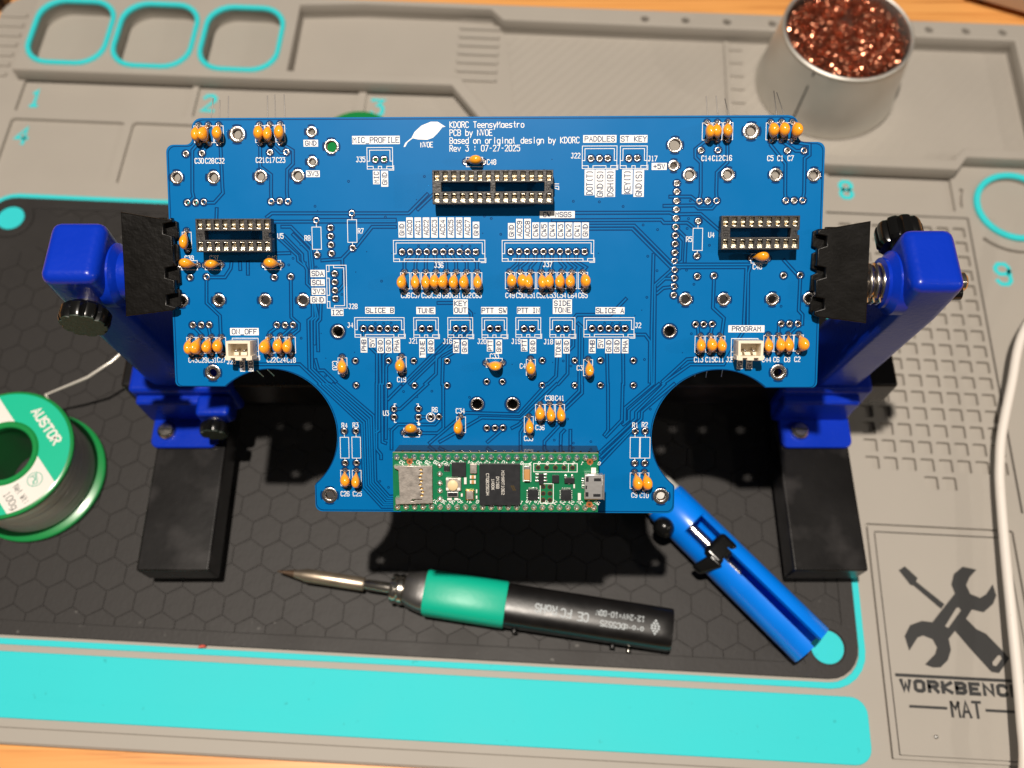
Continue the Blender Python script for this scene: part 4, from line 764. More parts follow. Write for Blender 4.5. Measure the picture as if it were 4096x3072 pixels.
# ---- IC sockets
def socket(x0, y0, x1, y1, npin, htop, bars, marks):
    L, W = x1 - x0, y1 - y0; cx, cy = (x0 + x1) / 2, (y0 + y1) / 2
    pitch = L / npin
    wins = []
    for r in (-1, 1):
        for i in range(npin):
            wx = x0 + (i + 0.5) * pitch; wy = cy + r * (W / 2 - 1.75)
            wins.append([(wx - 0.72, wy - 1.3), (wx + 0.72, wy - 1.3), (wx + 0.72, wy + 1.3), (wx - 0.72, wy + 1.3)])
    opens = []
    xs = [x0 + 2.6] + bars + [x1 - 2.6]
    for k in range(len(xs) - 1):
        a = xs[k] + (0.75 if k else 0); b = xs[k + 1] - (0.75 if k < len(xs) - 2 else 0)
        opens.append([(a, cy - 1.35), (b, cy - 1.35), (b, cy + 1.35), (a, cy + 1.35)])
    body = [(x0, y0), (x1, y0), (x1, cy - 0.9)] + arc(x1, cy, 0.8, 270, 90, 6) + [(x1, cy + 0.9), (x1, y1), (x0, y1)]
    s_ = shape("chip_socket", [body] + wins + opens, htop - 3.6, htop, sock_blk, board, 0.10)
    for r in (-1, 1):
        wy = cy + r * (W / 2 - 1.75)
        MB().box(x0 + 0.25, x1 - 0.25, wy - 1.45, wy + 1.45, htop - 3.9, htop - 2.9).build("socket_row_floor", sock_blk, s_, 0)
    for r in (-1, 1):
        me = MB().add([(-0.6, -1.28, htop - 0.5), (0.6, -1.28, htop - 0.5), (0.6, -0.25, htop - 1.0), (-0.6, -0.25, htop - 1.0), (0.6, 0.25, htop - 0.7), (-0.6, 0.25, htop - 0.7), (0.6, 0.95, htop - 1.9), (-0.6, 0.95, htop - 1.9)],
                        [(0, 1, 2, 3), (3, 2, 4, 5), (5, 4, 6, 7)]).box(-0.5, 0.5, 0.98, 1.26, htop - 2.4, htop - 0.35)
        if r > 0: me.v = [(x, -y, z) for x, y, z in me.v]; me.f = [f[::-1] for f in me.f]
        me = me.mesh("contact")
        for i in range(npin):
            o = link("contact", me, contact_m, s_); o.location = ((x0 + (i + 0.5) * pitch) * S, (cy + r * (W / 2 - 1.75)) * S, 0)
    leg = MB()
    for r in (-1, 1):
        for i in range(npin): wx = x0 + (i + 0.5) * pitch; wy = cy + r * (W / 2 - 1.2); leg.box(wx - 0.25, wx + 0.25, wy - 0.15, wy + 0.15, -2.5, htop - 3.8)
    leg.build("socket_legs", lead_m, s_)
    for tx_, mx_ in marks:
        strokes(MB(), tx_, mx_, cy, 1.3, 0.14, htop + 0.02, -90).build("moulded_mark", jaw_blk, s_)
    return s_
socket(-17.45, 32.1, 17.95, 41.8, 14, 6.5, [0.3], [('28', 16.6), ('A', -15.9), ('36', 0.3)])
socket(-88.1, 18.2, -65.6, 28.0, 9, 6.0, [], [('18', -66.9), ('P', -86.9)])
socket(67.2, 18.7, 90.0, 28.5, 9, 6.0, [], [('18', 68.5), ('P', 88.8)])

# ---- cream two-way connectors
def jst(cx, cy):
    x0, x1, y0, y1 = cx - 3.7, cx + 3.7, cy - 2.9, cy + 2.9
    t = 0.75
    b = shape("white_connector", [[(x0, y0), (cx - 2.3, y0), (cx - 2.3, y0 + t), (cx - 1.0, y0 + t), (cx - 1.0, y0), (cx + 1.0, y0), (cx + 1.0, y0 + t), (cx + 2.3, y0 + t), (cx + 2.3, y0), (x1, y0), (x1, y1), (x0, y1)],
                                  [(x0 + t, y0 + t + 0.45), (x1 - t, y0 + t + 0.45), (x1 - t, y1 - t), (x0 + t, y1 - t)]], 1.2, 7.2, jst_m, board, 0.12)
    MB().box(x0 + 0.05, x1 - 0.05, y0 + 0.05, y1 - 0.05, 0.06, 1.6).build("connector_floor", jst_m, b)
    MB().box(x0 - 0.35, x0, y0 + 0.2, y0 + 1.4, 2.2, 7.0).box(x1, x1 + 0.35, y0 + 0.2, y0 + 1.4, 2.2, 7.0).build("side_rib", jst_m, b)
    for d in (-1.25, 1.25):
        MB().box(cx + d - 0.32, cx + d + 0.32, cy - 0.5, cy + 0.14, 1.0, 5.6).build("contact_pin", lead_m, b, 0, 0.12, 2)
jst(-76.4, -11.2); jst(76.6, -11.0)

# ---- green controller module on its header strips
MX0, MX1, MY0, MY1, MH = -29.5, 31.5, -58.7, -40.95, 11.2
for y in (MY1 - 1.35, MY0 + 1.35):
    h = MB().box(MX0 + 0.1, MX1 + 0.4, y - 1.27, y + 1.27, 0.06, 8.6).build("header_strip", hdr_blk, board, 0, 0.12, 2)
    sp = MB()
    for i in range(24):
        x = MX0 + 1.3 + i * 2.54
        sp.box(x - 0.95, x + 0.95, y - 1.2, y + 1.2, 8.6, MH - 0.02)
    sp.build("pin_spacer", hdr_blk, h)
mod = MB().box(MX0, MX1, MY0, MY1, MH, MH + 1.6).build("controller_module", green_pcb, board)
mz = MH + 1.6
MB().box(MX0 + 0.02, MX1 - 0.02, MY1, MY1 + 0.03, MH + 0.1, mz - 0.12).build("module_edge", green_edge, mod)
def q1(x, y): return (MX0 + (1550 + x / 4.9156 - 1570.3) / 13.46, MY0 + (2044 - (1750 + y / 4.9156)) / 13.09)
def q2(x, y): return (MX0 + (1980 + x / 4.7064 - 1570.3) / 13.46, MY0 + (2044 - (1750 + y / 4.7064)) / 13.09)
def part(name, q, a, b, h, m, bevel=0.08, z=0.0):
    (x0, y1), (x1, y0) = q(*a), q(*b)
    return MB().box(x0, x1, y0, y1, mz + z, mz + z + h).build(name, m, mod, 0, bevel, 2)
dome = MB().lathe([(0.95, 0.0), (0.9, 0.3), (0.74, 0.7), (0.5, 1.05), (0.36, 1.4), (0.05, 1.55)], 16, cap=False).mesh("solder_joint", 80)
for i in range(24):
    for y in (MY1 - 1.35, MY0 + 1.35):
        o = link("solder_joint", dome, solder, mod); o.location = ((MX0 + 1.3 + i * 2.54) * S, y * S, mz * S); o.rotation_euler.z = random.random() * 6
for y in (545, 715, 890, 1040, 1200):
    p = q1(1025, y); o = link("solder_joint", dome, solder, mod); o.location = (p[0] * S, p[1] * S, mz * S); o.scale = (0.95, 0.95, 0.6)
# card slot
(x0, y1), (x1, y0) = q1(150, 555), q1(900, 1285)
ex = [q1(x, y) for x, y in ((130, 545), (885, 545), (885, 1265), (160, 1290), (155, 1170), (240, 1165), (225, 625), (150, 590))]
hs = []
for k, y in enumerate((612, 685, 757, 830, 902, 975, 1045, 1115)):
    p = q1((668, 672, 648, 672, 650, 674, 692, 676)[k], y); hs.append(rrect(p[0] - 0.5, p[1] - 0.3, p[0] + 0.5, p[1] + 0.3, 0.28, 3))
sl = [q1(x, y) for x, y in ((450, 1225), (490, 1185), (680, 1185), (680, 1200), (545, 1200), (520, 1228))]
sd = shape("card_slot", [ex[::-1]] + hs + [sl], mz + 0.02, mz + 1.4, sd_metal, mod, 0.08)
for p in hs:
    cx = sum(a[0] for a in p) / len(p); cy = sum(a[1] for a in p) / len(p)
    MB().box(cx - 0.4, cx + 0.4, cy - 0.22, cy + 0.22, mz + 0.3, mz + 0.8).build("slot_contact", gold_m, mod)
part("memory_chip", q1, (1265, 480), (1545, 755), 0.8, chip_m)
part("small_chip", q1, (1110, 545), (1225, 635), 0.8, chip_m)
for k in range(3): part("chip_leg", q1, (1120 + 38 * k, 510), (1145 + 38 * k, 548), 0.3, solder, 0.03); part("chip_leg", q1, (1120 + 38 * k, 630), (1145 + 38 * k, 665), 0.3, solder, 0.03)
part("button_base", q1, (1150, 780), (1450, 1030), 0.9, sd_metal, 0.15)
bx = q1(1285, 918); bb = MB().lathe([(1.55, mz + 0.9), (1.55, mz + 1.35), (1.35, mz + 1.5)], 24).build("push_button", cream_btn, mod, 40); bb.location = (bx[0] * S, bx[1] * S, 0)
for x, y in ((1180, 800), (1410, 800), (1180, 995), (1400, 995)): part("button_clip", q1, (x - 28, y - 25), (x + 28, y + 25), 1.15, white_cer)
part("crystal_can", q1, (1170, 1050), (1390, 1150), 0.9, usb_metal, 0.12); part("crystal_top", q1, (1190, 1065), (1372, 1135), 0.95, chip_m, 0.03)
part("oscillator", q1, (1530, 1010), (1705, 1210), 0.8, gold_m, 0.12); part("oscillator_lid", q1, (1552, 1035), (1685, 1190), 0.86, sd_metal, 0.03)
part("grey_inductor", q1, (1625, 500), (1760, 690), 1.0, sd_metal, 0.15)
for a, b in (((1620, 735), (1735, 795)), ((1620, 830), (1735, 895)), ((1170, 1180), (1260, 1220)), ((1310, 1180), (1390, 1220)), ((1735, 1010), (1765, 1080)), ((1735, 1130), (1765, 1190)), ((1440, 1090), (1475, 1150)), ((1505, 775), (1555, 905))):
    part("chip_capacitor", q1, a, b, 0.5, white_cer, 0.05)
part("chip_capacitor_middle", q1, (1650, 733), (1705, 797), 0.53, tan_cap, 0.02); part("chip_capacitor_middle", q1, (1650, 828), (1705, 897), 0.53, tan_cap, 0.02)
a0 = q1(1808, 500); b0 = q2(470, 1245)
pc = MB().box(a0[0], b0[0], b0[1], a0[1], mz + 0.02, mz + 1.1).build("processor_chip", chip_m, mod, 0, 0.06, 2)
mk = MB(); zt = mz + 1.12
cxp = (a0[0] + b0[0]) / 2; cyp = (a0[1] + b0[1]) / 2
for t, dx, h in (("MIMXRT1062", 0.75, 0.72), ("DVJ6B", -0.8, 0.72), ("1N00X", -2.2, 0.66), ("CTQB2503H", -3.8, 0.72)):
    strokes(mk, t, cxp + dx + 0.2, cyp + (0.6 if t[0] in "MD" else 0.1), h * 1.1, 0.14, zt, -90, 'C', 1.0)
mk.build("chip_marking", chip_ink, mod)
lm = MB()
for i in range(3):
    for k in range(2):
        x, y = cxp + 3.2 + k * 0.55 + i * 0.25, cyp - 0.2 - i * 0.55; lm.add([(x, y, zt), (x + 0.45, y - 0.1, zt), (x + 0.6, y - 0.5, zt), (x + 0.15, y - 0.4, zt)], [(3, 2, 1, 0)])
lm.build("chip_emblem", gold_m, mod)
part("tan_capacitor", q2, (545, 575), (655, 770), 1.5, tan_cap, 0.12); part("capacitor_end", q2, (545, 510), (655, 575), 1.45, solder, 0.12); part("capacitor_end", q2, (545, 770), (655, 800), 1.45, solder, 0.12)
def holebox(a, b, pts, extra=None):
    (x0, y1), (x1, y0) = q2(*a), q2(*b); mb = MB()
    mb.strip([(x0, y0), (x1, y0), (x1, y1), (x0, y1), (x0, y0)], 0.2, mz + 0.03)
    if extra: ex_ = q2(extra, 500)[0]; mb.strip([(ex_, y0), (ex_, y1)], 0.2, mz + 0.034)
    mb.build("component_outline", silk, mod, 0)
    for p in pts:
        c = q2(*p)
        MB().add([(c[0] + r * math.cos(k * math.pi / 10), c[1] + r * math.sin(k * math.pi / 10), mz + z) for r, z in ((0.74, 0.03), (0.50, 0.05)) for k in range(20)], [(k, (k + 1) % 20, 20 + (k + 1) % 20, 20 + k) for k in range(20)]).build("gold_pad", gold_m, mod)
        MB().prism(circ(c[0], c[1], 0.53, 16), mz - 0.2, mz + 0.04).build("hole_mouth", rubber, mod)
holebox((725, 480), (1540, 635), [(x, 555) for x in (808, 967, 1130, 1293, 1452)], 1375)
holebox((850, 855), (1095, 1222), [(x, y) for x in (905, 1032) for y in (912, 1037, 1160)])
(x0, y1), (x1, y0) = q2(528, 488), q2(672, 815); MB().strip([(x0, y0), (x1, y0), (x1, y1), (x0, y1), (x0, y0)], 0.16, mz + 0.03).build("component_outline", silk, mod, 0)
part("small_chip", q2, (825, 665), (910, 862), 0.9, chip_m)
for y in (683, 745, 803):
    part("chip_leg", q2, (755, y - 18), (822, y + 18), 0.35, solder, 0.05); part("chip_leg", q2, (912, y - 18), (975, y + 18), 0.35, solder, 0.05)
part("small_chip", q2, (1070, 690), (1200, 830), 0.8, chip_m); part("small_chip", q2, (1300, 735), (1490, 835), 0.9, chip_m)
for x in (1325, 1450): part("chip_leg", q2, (x - 22, 680), (x + 22, 740), 0.5, solder, 0.05)
part("chip_leg", q2, (1365, 835), (1410, 862), 0.4, solder, 0.05)
for cx_, cy_ in ((712, 1052), (1335, 1055)):
    part("driver_chip", q2, (cx_ - 97, cy_ - 97), (cx_ + 97, cy_ + 97), 0.8, chip_m)
    for k in range(5):
        t = -70 + 35 * k
        for a, b in (((t - 9, -128), (t + 9, -98)), ((t - 9, 98), (t + 9, 118)), ((-122, t - 9), (-98, t + 9)), ((98, t - 9), (122, t + 9))):
            part("chip_leg", q2, (cx_ + a[0], cy_ + a[1]), (cx_ + b[0], cy_ + b[1]), 0.2, solder, 0.02)
part("indicator_led", q2, (1555, 1025), (1612, 1155), 0.6, white_cer); part("resistor_chip", q2, (1470, 860), (1500, 935), 0.4, white_cer, 0.04)
for x, y in ((1778, 447), (1775, 1237)):
    c = q2(x, y); MB().prism(circ(c[0], c[1], 0.95, 24), mz - 0.1, mz + 0.03).build("fiducial", copper_dot, mod); MB().prism(circ(c[0], c[1], 0.4, 16), mz - 0.1, mz + 0.06).build("fiducial_dot", gold_m, mod)
c = q1(435, 475); MB().prism(circ(c[0], c[1], 0.9, 24), mz - 0.1, mz + 0.03).build("fiducial", copper_dot, mod); MB().prism(circ(c[0], c[1], 0.4, 16), mz - 0.1, mz + 0.06).build("fiducial_dot", gold_m, mod)
(x0, y1), (x1, y0) = q2(1672, 645), q2(2010, 1108)
us = shape("usb_socket", [[(x0, y0), (x1, y0), (x1, y1), (x0, y1)]], mz + 0.3, mz + 2.6, usb_metal, mod, 0.25)
for lp in (((1845, 712), (1975, 770)), ((1835, 1003), (1970, 1057)), ((1695, 690), (1745, 780)), ((1690, 850), (1718, 915)), ((1692, 970), (1745, 1055))):
    (ax_, ay_), (bx_, by_) = q2(*lp[0]), q2(*lp[1]); MB().box(ax_, bx_, by_, ay_, mz + 2.3, mz + 2.63).build("usb_spring_slot", chip_m, us)
MB().add([(x1 - 0.1, y0 + 0.3, mz + 2.5), (x1 + 0.5, y0 - 0.2, mz + 2.75), (x1 + 0.5, y1 + 0.2, mz + 2.75), (x1 - 0.1, y1 - 0.3, mz + 2.5)], [(0, 1, 2, 3)]).build("usb_flare", usb_metal, us)
for k in range(5): part("chip_leg", q2, (1625, 745 + 42 * k), (1680, 768 + 42 * k), 0.3, solder, 0.03)
part("usb_tab", q2, (1800, 550), (1890, 645), 0.5, white_cer, 0.05)
ml = MB()
for i, t in enumerate(("32", "31", "30", "29", "28", "27", "26", "25", "24", "3V", "12", "11", "10", "9", "8", "7", "6", "5", "4", "3", "2", "1", "0", "G")):
    strokes(ml, t, MX0 + 2.5 + i * 2.54 + 0.3, MY1 - 3.0, 0.95, 0.17, mz + 0.02, 150)
for i, t in enumerate(("33", "34", "35", "36", "37", "38", "39", "40", "41", "G", "13", "14", "15", "16", "17", "18", "19", "20", "21", "22", "23", "3V", "G", "5V")):
    strokes(ml, t, MX0 + 2.3 + i * 2.54, MY0 + 3.0, 0.95, 0.17, mz + 0.02, 150)
ml.build("pin_numbers", silk, mod, 0)

# ================================================================== solder spool
ZP = 1.32                                            # top of the black field
spool = empty("solder_spool", (-200.6, 122.4, ZP), "green spool of solder wire with teal and white label lying at left", "solder spool")
MB().lathe([(11.0, 27.6), (26.2, 27.6), (26.8, 28.2), (26.8, 29.4), (26.0, 30.0), (13.2, 30.0), (12.8, 30.4), (11.4, 30.4), (11.0, 30.0)], 72, closed=True).build("top_flange", spool_green, spool, 40)
MB().lathe([(11.2, 0), (27.6, 0), (28.2, 0.6), (28.2, 2.0), (27.4, 2.6), (11.2, 2.6)], 72, closed=True).build("bottom_flange", spool_green, spool, 40)
MB().lathe([(11.2, 2.4), (14.5, 2.4), (14.5, 27.7), (11.2, 27.7)], 48, closed=True).build("core", spool_green, spool, 40)
wd = MB()
for k in range(12):
    z = 4.0 + k * 2.02; r = 23.6 + (0.5 if k % 3 == 0 else 0) - 0.012 * (k - 6) ** 2
    P = [(r * math.cos(2 * math.pi * i / 72), r * math.sin(2 * math.pi * i / 72), z + 0.35 * math.sin(2 * math.pi * i / 72 + k)) for i in range(72)]
    R = []
    for i in range(72):
        a = 2 * math.pi * i / 72
        R.append([((r + 1.0 * math.cos(t)) * math.cos(a), (r + 1.0 * math.cos(t)) * math.sin(a), z + 0.35 * math.sin(a + k) + 1.0 * math.sin(t)) for t in [2 * math.pi * j / 8 for j in range(8)]])
    wd.rings(R, cap=False, closed=True)
wd.lathe([(14.6, 2.7), (22.4, 2.7), (22.4, 27.4), (14.6, 27.4)], 48, closed=True)
wd.build("solder_winding", solder_wire, spool, 60)
MB().tube([(16, 14, 16), (10, 24, 19), (5, 30.1, 19), (14.4, 32, 22.7), (24.5, 35, 25.7), (34, 42.1, 26.7), (40, 50, 26), (43, 58, 24)], 0.62, 8).build("loose_wire_end", solder_wire, spool, 60)
LA = math.radians(-50)
def ring_clip(m, name, lo, hi, z):
    """flat annulus 13.6-25.6 limited to lo < y' < hi in the label's own frame"""
    mb = MB(); n = 96; V = []; F = []
    for i in range(n):
        a = 2 * math.pi * i / n
        for k in range(13):
            r = 13.6 + k; V.append((r * math.cos(a), r * math.sin(a), z))
    for i in range(n):
        for k in range(12):
            q = [i * 13 + k, i * 13 + k + 1, ((i + 1) % n) * 13 + k + 1, ((i + 1) % n) * 13 + k]
            F.append(q)
    # cut along the band edges
    bm = bmesh.new(); vs = [bm.verts.new(v) for v in V]
    for f in F: bm.faces.new([vs[j] for j in f])
    for lim, sg in ((lo, 1), (hi, -1)):
        geo = bm.verts[:] + bm.edges[:] + bm.faces[:]
        bmesh.ops.bisect_plane(bm, geom=geo, plane_co=(0, lim, 0), plane_no=(0, -sg, 0), clear_outer=True)
    me = bpy.data.meshes.new(name); bm.to_mesh(me); bm.free()
    me.transform(Matrix.Scale(S, 4)); o = link(name, me, m, spool); o.rotation_euler.z = LA; return o
ring_clip(label_teal, "teal_label", 9.7, 40, 30.05); ring_clip(label_teal, "teal_label", -40, -10.6, 30.05); wl = ring_clip(label_white, "white_label", -10.6, 9.7, 30.05)
def lab(t, x, y, h, w, m, sx=1.0):
    o = strokes(MB(), t, x, y, h, w, 30.09, 0, 'C', sx).build("lettering", m, spool); o.rotation_euler.z = LA
lab("AUSTOR", 0.2, 18.6, 3.5, 0.85, label_white, 0.98)
lab("Net Wt:", 19.7, -2.6, 2.2, 0.26, label_ink, 0.66); lab("100g", 19.4, -6.9, 2.5, 0.3, label_ink, 0.9); lab("Pb", 17.6, 4.3, 2.3, 0.32, label_inkg)
mb = MB(); mb.strip([(17.6 + 2.9 * math.cos(i * math.pi / 12), 4.3 + 2.9 * math.sin(i * math.pi / 12)) for i in range(25)], 0.3, 30.09); mb.strip([(15.7, 6.3), (19.5, 2.3)], 0.26, 30.10)
o = mb.build("lead_free_mark", label_inkg, spool); o.rotation_euler.z = LA

# ================================================================== soldering iron
iron = empty("soldering_iron", (-93.3, 81.1, ZP), "soldering iron with green grip and black printed handle on black mat", "soldering iron")
iron.rotation_euler.z = math.atan2(57.7 - 81.1, 60.7 + 93.3)
IZ = 8.4
MB().lathe([(0.25, -0.5), (0.9, 3), (1.6, 6.5)], 28, 'x', (0, 0, IZ - 2.6)).build("tip_point", tip_dark, iron, 40)
MB().lathe([(1.6, 6.5), (2.1, 9), (2.7, 11.5), (2.7, 20.0)], 28, 'x', (0, 0, IZ - 2.6)).build("tip", tip_m, iron, 40)
MB().lathe([(2.72, 19.9), (2.72, 34.5), (2.5, 35)], 28, 'x', (0, 0, IZ - 2.6)).build("tip_sleeve", tip_m, iron, 40)
MB().lathe([(1.9, 34.5), (1.9, 36), (2.15, 36.3), (2.15, 47.5)], 24, 'x', (0, 0, IZ - 2.0)).build("tip_shank", steel, iron, 40)
MB().lathe([(4.2, 45.8), (5.6, 46.4), (5.9, 47.4), (5.4, 48.6), (5.9, 49.4), (5.9, 51.0), (5.3, 51.6), (6.4, 52.3)], 36, 'x', (0, 0, IZ - 1.4)).build("front_collar", steel, iron, 30)
sec = [(8.5 * math.copysign(abs(math.cos(t)) ** 0.74, math.cos(t)), 7.5 * math.copysign(abs(math.sin(t)) ** 0.62, math.sin(t))) for t in [2 * math.pi * (i + 0.5) / 40 for i in range(40)]]
def section(x, k): return [(x, y * k, IZ + z * k) for y, z in sec]
MB().rings([section(51.8, 0.66), section(53.5, 0.78), section(58, 0.93), section(61, 0.95)]).build("nose", nose_m, iron, 45)
MB().rings([section(60, 1.0), section(60.6, 1.035), section(91.4, 1.04), section(92, 1.0)]).build("grip", grip_m, iron, 50)
hb = MB().rings([section(91.5, 0.97), section(93, 0.98), section(152, 0.95), section(156.0, 0.945), section(156.5, 0.92)]).build("handle", iron_blk, iron, 50)
MB().rings([[(155.2, y * 0.8, IZ + z * 0.8) for y, z in sec], [(156.55, y * 0.8, IZ + z * 0.8) for y, z in sec]]).build("end_socket", rubber, iron)
zt0 = IZ + 7.5 * 0.95
def iprint(t, x, y, h, w, sx=1.0):
    z = IZ + 7.5 * (0.98 - 0.03 * (x - 93) / 59) + 0.05
    strokes(MB(), t, x, y, h, w, z, 180, 'C', sx).build("lettering", print_grey, hb)
iprint("RoHS", 107.6, -0.6, 3.0, 0.48, 0.78); iprint("FC", 115.4, -1.0, 3.0, 0.5, 0.8); iprint("CE", 122.0, -1.4, 3.0, 0.5, 0.8)
iprint("12-24V=10-88W", 136.0, 1.2, 1.9, 0.34, 0.82); iprint("DC5525", 133.4, -2.6, 2.0, 0.34, 0.85)
iprint("o-o-o", 141.6, -2.7, 1.9, 0.34, 0.85)
pc_ = MB()
for r_ in range(6):
    wdt = (1, 2, 3, 3, 2, 1)[r_]
    for k in range(wdt):
        cx_, cy_ = 149.6 + (k - (wdt - 1) / 2) * 1.25, -3.4 + r_ * 0.95; z = IZ + 7.5 * 0.951 + 0.06
        pc_.add([(cx_, cy_ - 0.55, z), (cx_ + 0.6, cy_, z), (cx_, cy_ + 0.55, z), (cx_ - 0.6, cy_, z)], [(0, 1, 2, 3)])
pc_.build("pine_cone_emblem", print_grey, hb)
for x in (96.5, 135): MB().lathe([(1.1, -9.6), (1.1, -8.4)], 14, 'y', (x, 0, IZ - 3.2)).build("button", iron_blk, iron, 40)
MB().lathe([(0.9, -9.7), (1.0, -9.1), (0.6, -8.0)], 14, 'y', (141.5, 0, IZ - 4.6)).build("bright_stud", steel, iron, 40)

# ================================================================== desoldering pump
pump = empty("desoldering_pump", (63, 108.7, ZP), "bright blue desoldering pump with slotted tube and black plunger clip", "desoldering pump")
pump.rotation_euler.z = math.atan2(-0.738, 0.674)
PR, PI_, PZ = 9.2, 7.3, 9.3
MB().lathe([(1.2, -34), (2.2, -33), (3.0, -22), (6.2, -17), (8.3, -13), (8.6, -0.5)], 32, 'x', (0, 0, PZ)).build("nozzle", pump_grey, pump, 40)
def cshell(mb, t0, t1, a0, a1, n=28):
    R = []
    for t in (t0, t1):
        A = [math.radians(a0 + (a1 - a0) * i / n) for i in range(n + 1)]
        R.append([(t, PR * math.cos(a), PZ + PR * math.sin(a)) for a in A] + [(t, PI_ * math.cos(a), PZ + PI_ * math.sin(a)) for a in reversed(A)])
    return mb.rings(R)
body = MB().lathe([(8.7, -0.6), (PR, 0), (PR, 14)], 48, 'x', (0, 0, PZ))
cshell(body, 13.9, 30, 128 - 0, 128 + 282); cshell(body, 29.9, 77, 107, 107 + 334)
body.build("barrel", pump_blue, pump, 40)
MB().lathe([(2.4, 40), (2.4, 13)], 24, 'x', (0, 0, PZ - 0.6)).build("plunger_rod", steel, pump, 40)
MB().lathe([(7.0, 26), (7.1, 27), (7.1, 33), (5, 34)], 28, 'x', (0, 0, PZ)).build("plunger_head", knob_blk, pump, 40)
cl_ = MB(); cl_.box(24, 33, -6.5, 5.5, PZ + 3.5, PZ + 9.0); cl_.build("plunger_clip", knob_blk, pump, 0, 2.2, 4)
MB().rings([[(27, -5, PZ + 5), (34, -5, PZ + 5), (34, -5, PZ + 9), (27, -5, PZ + 9)], [(25, -12.5, PZ + 1), (29.5, -12.5, PZ + 1), (29.5, -12.5, PZ + 4.5), (25, -12.5, PZ + 4.5)]]).build("thumb_lug", knob_blk, pump, 0, 1.2, 3)
bt = MB().lathe([(0.1, 5.6), (2.2, 5.2), (3.7, 3.9), (4.3, 1.6), (4.3, -3)], 24, 'z').build("release_button", knob_blk, pump, 60); bt.location = (7 * S, -8.4 * S, (PZ + 3.0) * S); bt.rotation_euler = (math.radians(48), 0, 0)

# ================================================================== copper wool in a tin
TX, TY, TZ = 164.2, 339.6, -1.6
can = empty("wool_tin", (TX, TY, TZ), "squat silver tin standing in the grey tray at upper right", "tin")
MB().lathe([(34.8, 0), (36, 0.8), (36.2, 2.5), (35.6, 4), (32.2, 33), (31.4, 36.2), (31.9, 37.2), (31.9, 38.0), (31.2, 38.5), (30.3, 38.0), (30.2, 36), (31.0, 33), (33, 6), (32.6, 2)], 96, cap=True).build("tin_wall", tin_can, can, 35)
sm = MB()
for k in range(12):
    t = k / 11; r = 36.25 + (31.6 - 36.25) * t; a = math.radians(232); sm.add([((r + 0.12) * math.cos(a + s_ * 0.012), (r + 0.12) * math.sin(a + s_ * 0.012), 1 + 35 * t) for s_ in (-1, 1)], [])
sm.f = [(2 * k, 2 * k + 1, 2 * k + 3, 2 * k + 2) for k in range(11)]
sm.build("side_seam", dark_plastic, can)
rnd = random.Random(3)
wl_ = MB()
for k in range(820):
    a = rnd.uniform(0, 2 * math.pi); rr = 27.5 * math.sqrt(rnd.random()); cx_, cy_ = rr * math.cos(a), rr * math.sin(a)
    top = 37.6 - 0.0016 * rr * rr
    if math.hypot(cx_ - 2, (cy_ - 9) * 0.5) < 3.2: top -= 9
    cz = top - rnd.random() ** 2 * 7
    ax = Vector((rnd.gauss(0, 1), rnd.gauss(0, 1), rnd.gauss(0, 0.5))).normalized(); b1 = ax.orthogonal().normalized(); b2 = ax.cross(b1)
    r0 = rnd.uniform(0.8, 1.8); n = rnd.randint(20, 34); ph = rnd.uniform(0, 6.28); pit_ = rnd.uniform(0.12, 0.3); pts = []
    for i in range(n):
        t = ph + i * 0.55; p = Vector((cx_, cy_, cz)) + ax * (i - n / 2) * pit_ + (b1 * math.cos(t) + b2 * math.sin(t)) * r0
        d_ = math.hypot(p.x, p.y)
        if d_ > 29.6: p.x *= 29.6 / d_; p.y *= 29.6 / d_
        pts.append(tuple(p))
    wl_.tube(pts, rnd.uniform(0.12, 0.22), 3)
wo = wl_.build("copper_wool", copper, None, -1); wo.location = (TX * S, TY * S, TZ * S)
MB().lathe([(0.1, 30), (22, 31), (29.6, 30.5), (29.6, 3), (0.1, 3)], 40, cap=False).build("wool_shade_core", wool_shade, wo)  # added dark filler body, stands in for the shade below the curls
tag(wo, "tangled shiny copper wool filling the silver tin", "copper wool")

# ================================================================== braid spool hidden behind the board
wk = empty("braid_spool", (-77, 294.4, -2.0 + 7 - 7), "small green round spool peeking over the board's top edge", "braid spool")
MB().lathe([(4, 0), (19, 0), (19.6, 0.6), (19.6, 1.8), (4, 2.0)], 56, closed=True).build("bottom_flange", spool_green, wk, 40)
MB().lathe([(4, 8.4), (19, 8.4), (19.6, 9.0), (19.6, 10.2), (18.6, 10.8), (4, 10.8)], 56, closed=True).build("top_flange", spool_green, wk, 40)
MB().lathe([(4, 2), (16.5, 2), (16.5, 8.4), (4, 8.4)], 40, closed=True).build("copper_braid", copper, wk, 40)

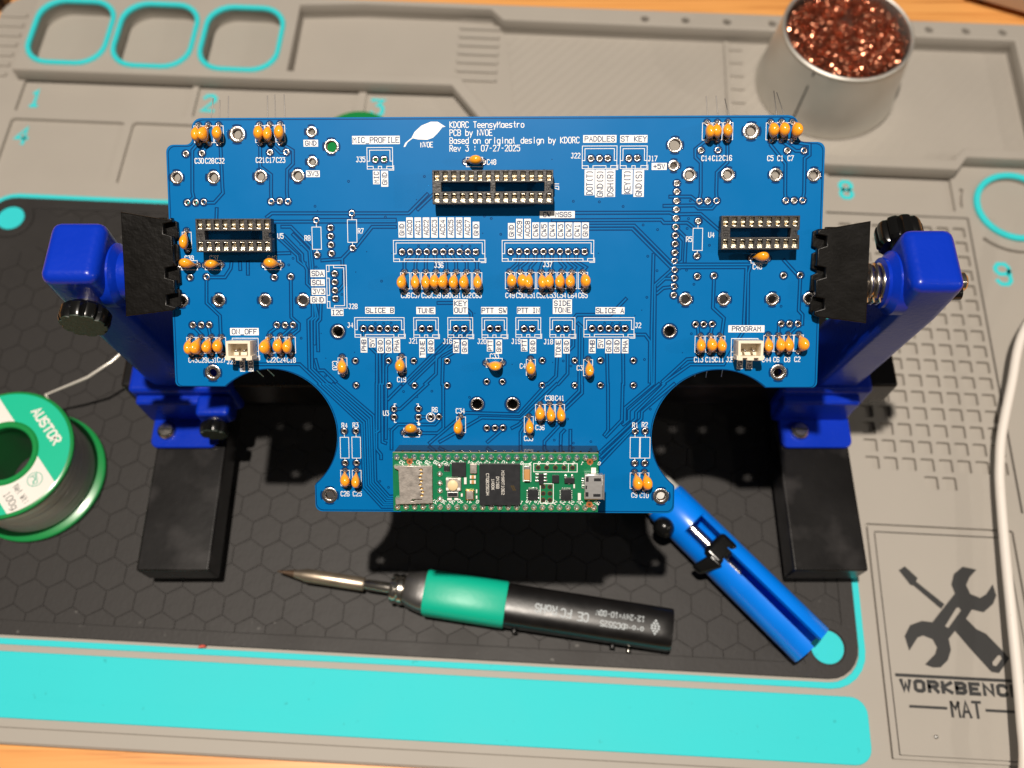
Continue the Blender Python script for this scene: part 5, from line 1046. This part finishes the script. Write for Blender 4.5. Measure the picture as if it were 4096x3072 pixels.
# ================================================================== white cable
cab = [(262, 246, 20), (250, 224, 18), (238.1, 203.0, 16), (224.0, 183.1, 14.0), (215.7, 161.2, 12.0), (207.5, 139.0, 10.0), (204.1, 125.4, 9.0), (202.3, 115.4, 8.5), (199.4, 95.8, 8.5), (196.9, 78.8, 9.0), (193.0, 51.9, 10.0), (190.9, 39.0, 11.0), (188.4, 24.6, 12.0), (186.2, 10.7, 12.0), (183, -12, 5), (181, -40, -4.9), (180, -60, -5.0)]
def smooth_pts(P, k=6):
    out = []
    for i in range(len(P) - 1):
        p0, p1, p2, p3 = [Vector(P[max(0, min(len(P) - 1, i + d))]) for d in (-1, 0, 1, 2)]
        for j in range(k):
            t = j / k
            out.append(tuple(0.5 * ((2 * p1) + (p2 - p0) * t + (2 * p0 - 5 * p1 + 4 * p2 - p3) * t * t + (3 * p1 - p0 - 3 * p2 + p3) * t ** 3)))
    return out + [P[-1]]
c_ = MB().tube(smooth_pts(cab), 1.95, 16).build("white_cable", cable_m, None, 60)
tag(c_, "scuffed white cable running down the right edge of the mat", "cable")

# ================================================================== edges of other things on the bench
o = MB().box(0, 160, 0, 120, 5, 14).build("brown_panel", box_m, None, 0, 0.6, 2)
o.location = (252 * S, 404.5 * S, -7 * S); o.rotation_euler.z = math.radians(-23)
for fx, fy in ((6, 5), (146, 5), (6, 106), (146, 106)): MB().lathe([(4, 0), (4.4, 1), (4.4, 5.2)], 16, "z", (fx + 4, fy + 4, 0)).build("rubber_foot", rubber, o, 40)
tag(o, "pale brown flat panel at the top right corner of the bench", "panel")
o = MB().box(-70, 0, 0, 50, 0, 18).build("black_adapter", dark_plastic, None, 0, 3, 3)
o.location = (-281 * S, 397 * S, -7 * S)
tag(o, "black block cut off by the top left corner of the photo", "adapter")
cr = MB().prism([(0, 0), (2.6, 0.6), (3.0, 1.4), (1.2, 1.6), (0.2, 1.0)], 0, 1.0, 0.3).build("red_crumb", red_m)
cr.location = (-123.4 * S, 52.0 * S, ZP * S * 0.6); cr.rotation_euler.z = -0.1
tag(cr, "tiny red crumb on the rim of the black field", "crumb")
for i, (x, y, z, r) in enumerate(((160.9, 19.6, 0.0, 0.8),)):
    b_ = MB().lathe([(0.05, -r * 0.6), (r * 0.7, -r * 0.4), (r, 0.1), (r * 0.6, r * 0.6), (0.05, r * 0.7)], 10).build("solder_splash", solder, None, 60); b_.location = (x * S, y * S, (z + r * 0.6) * S)
    tag(b_, "tiny bright solder drop below the MAT lettering", "solder drop")
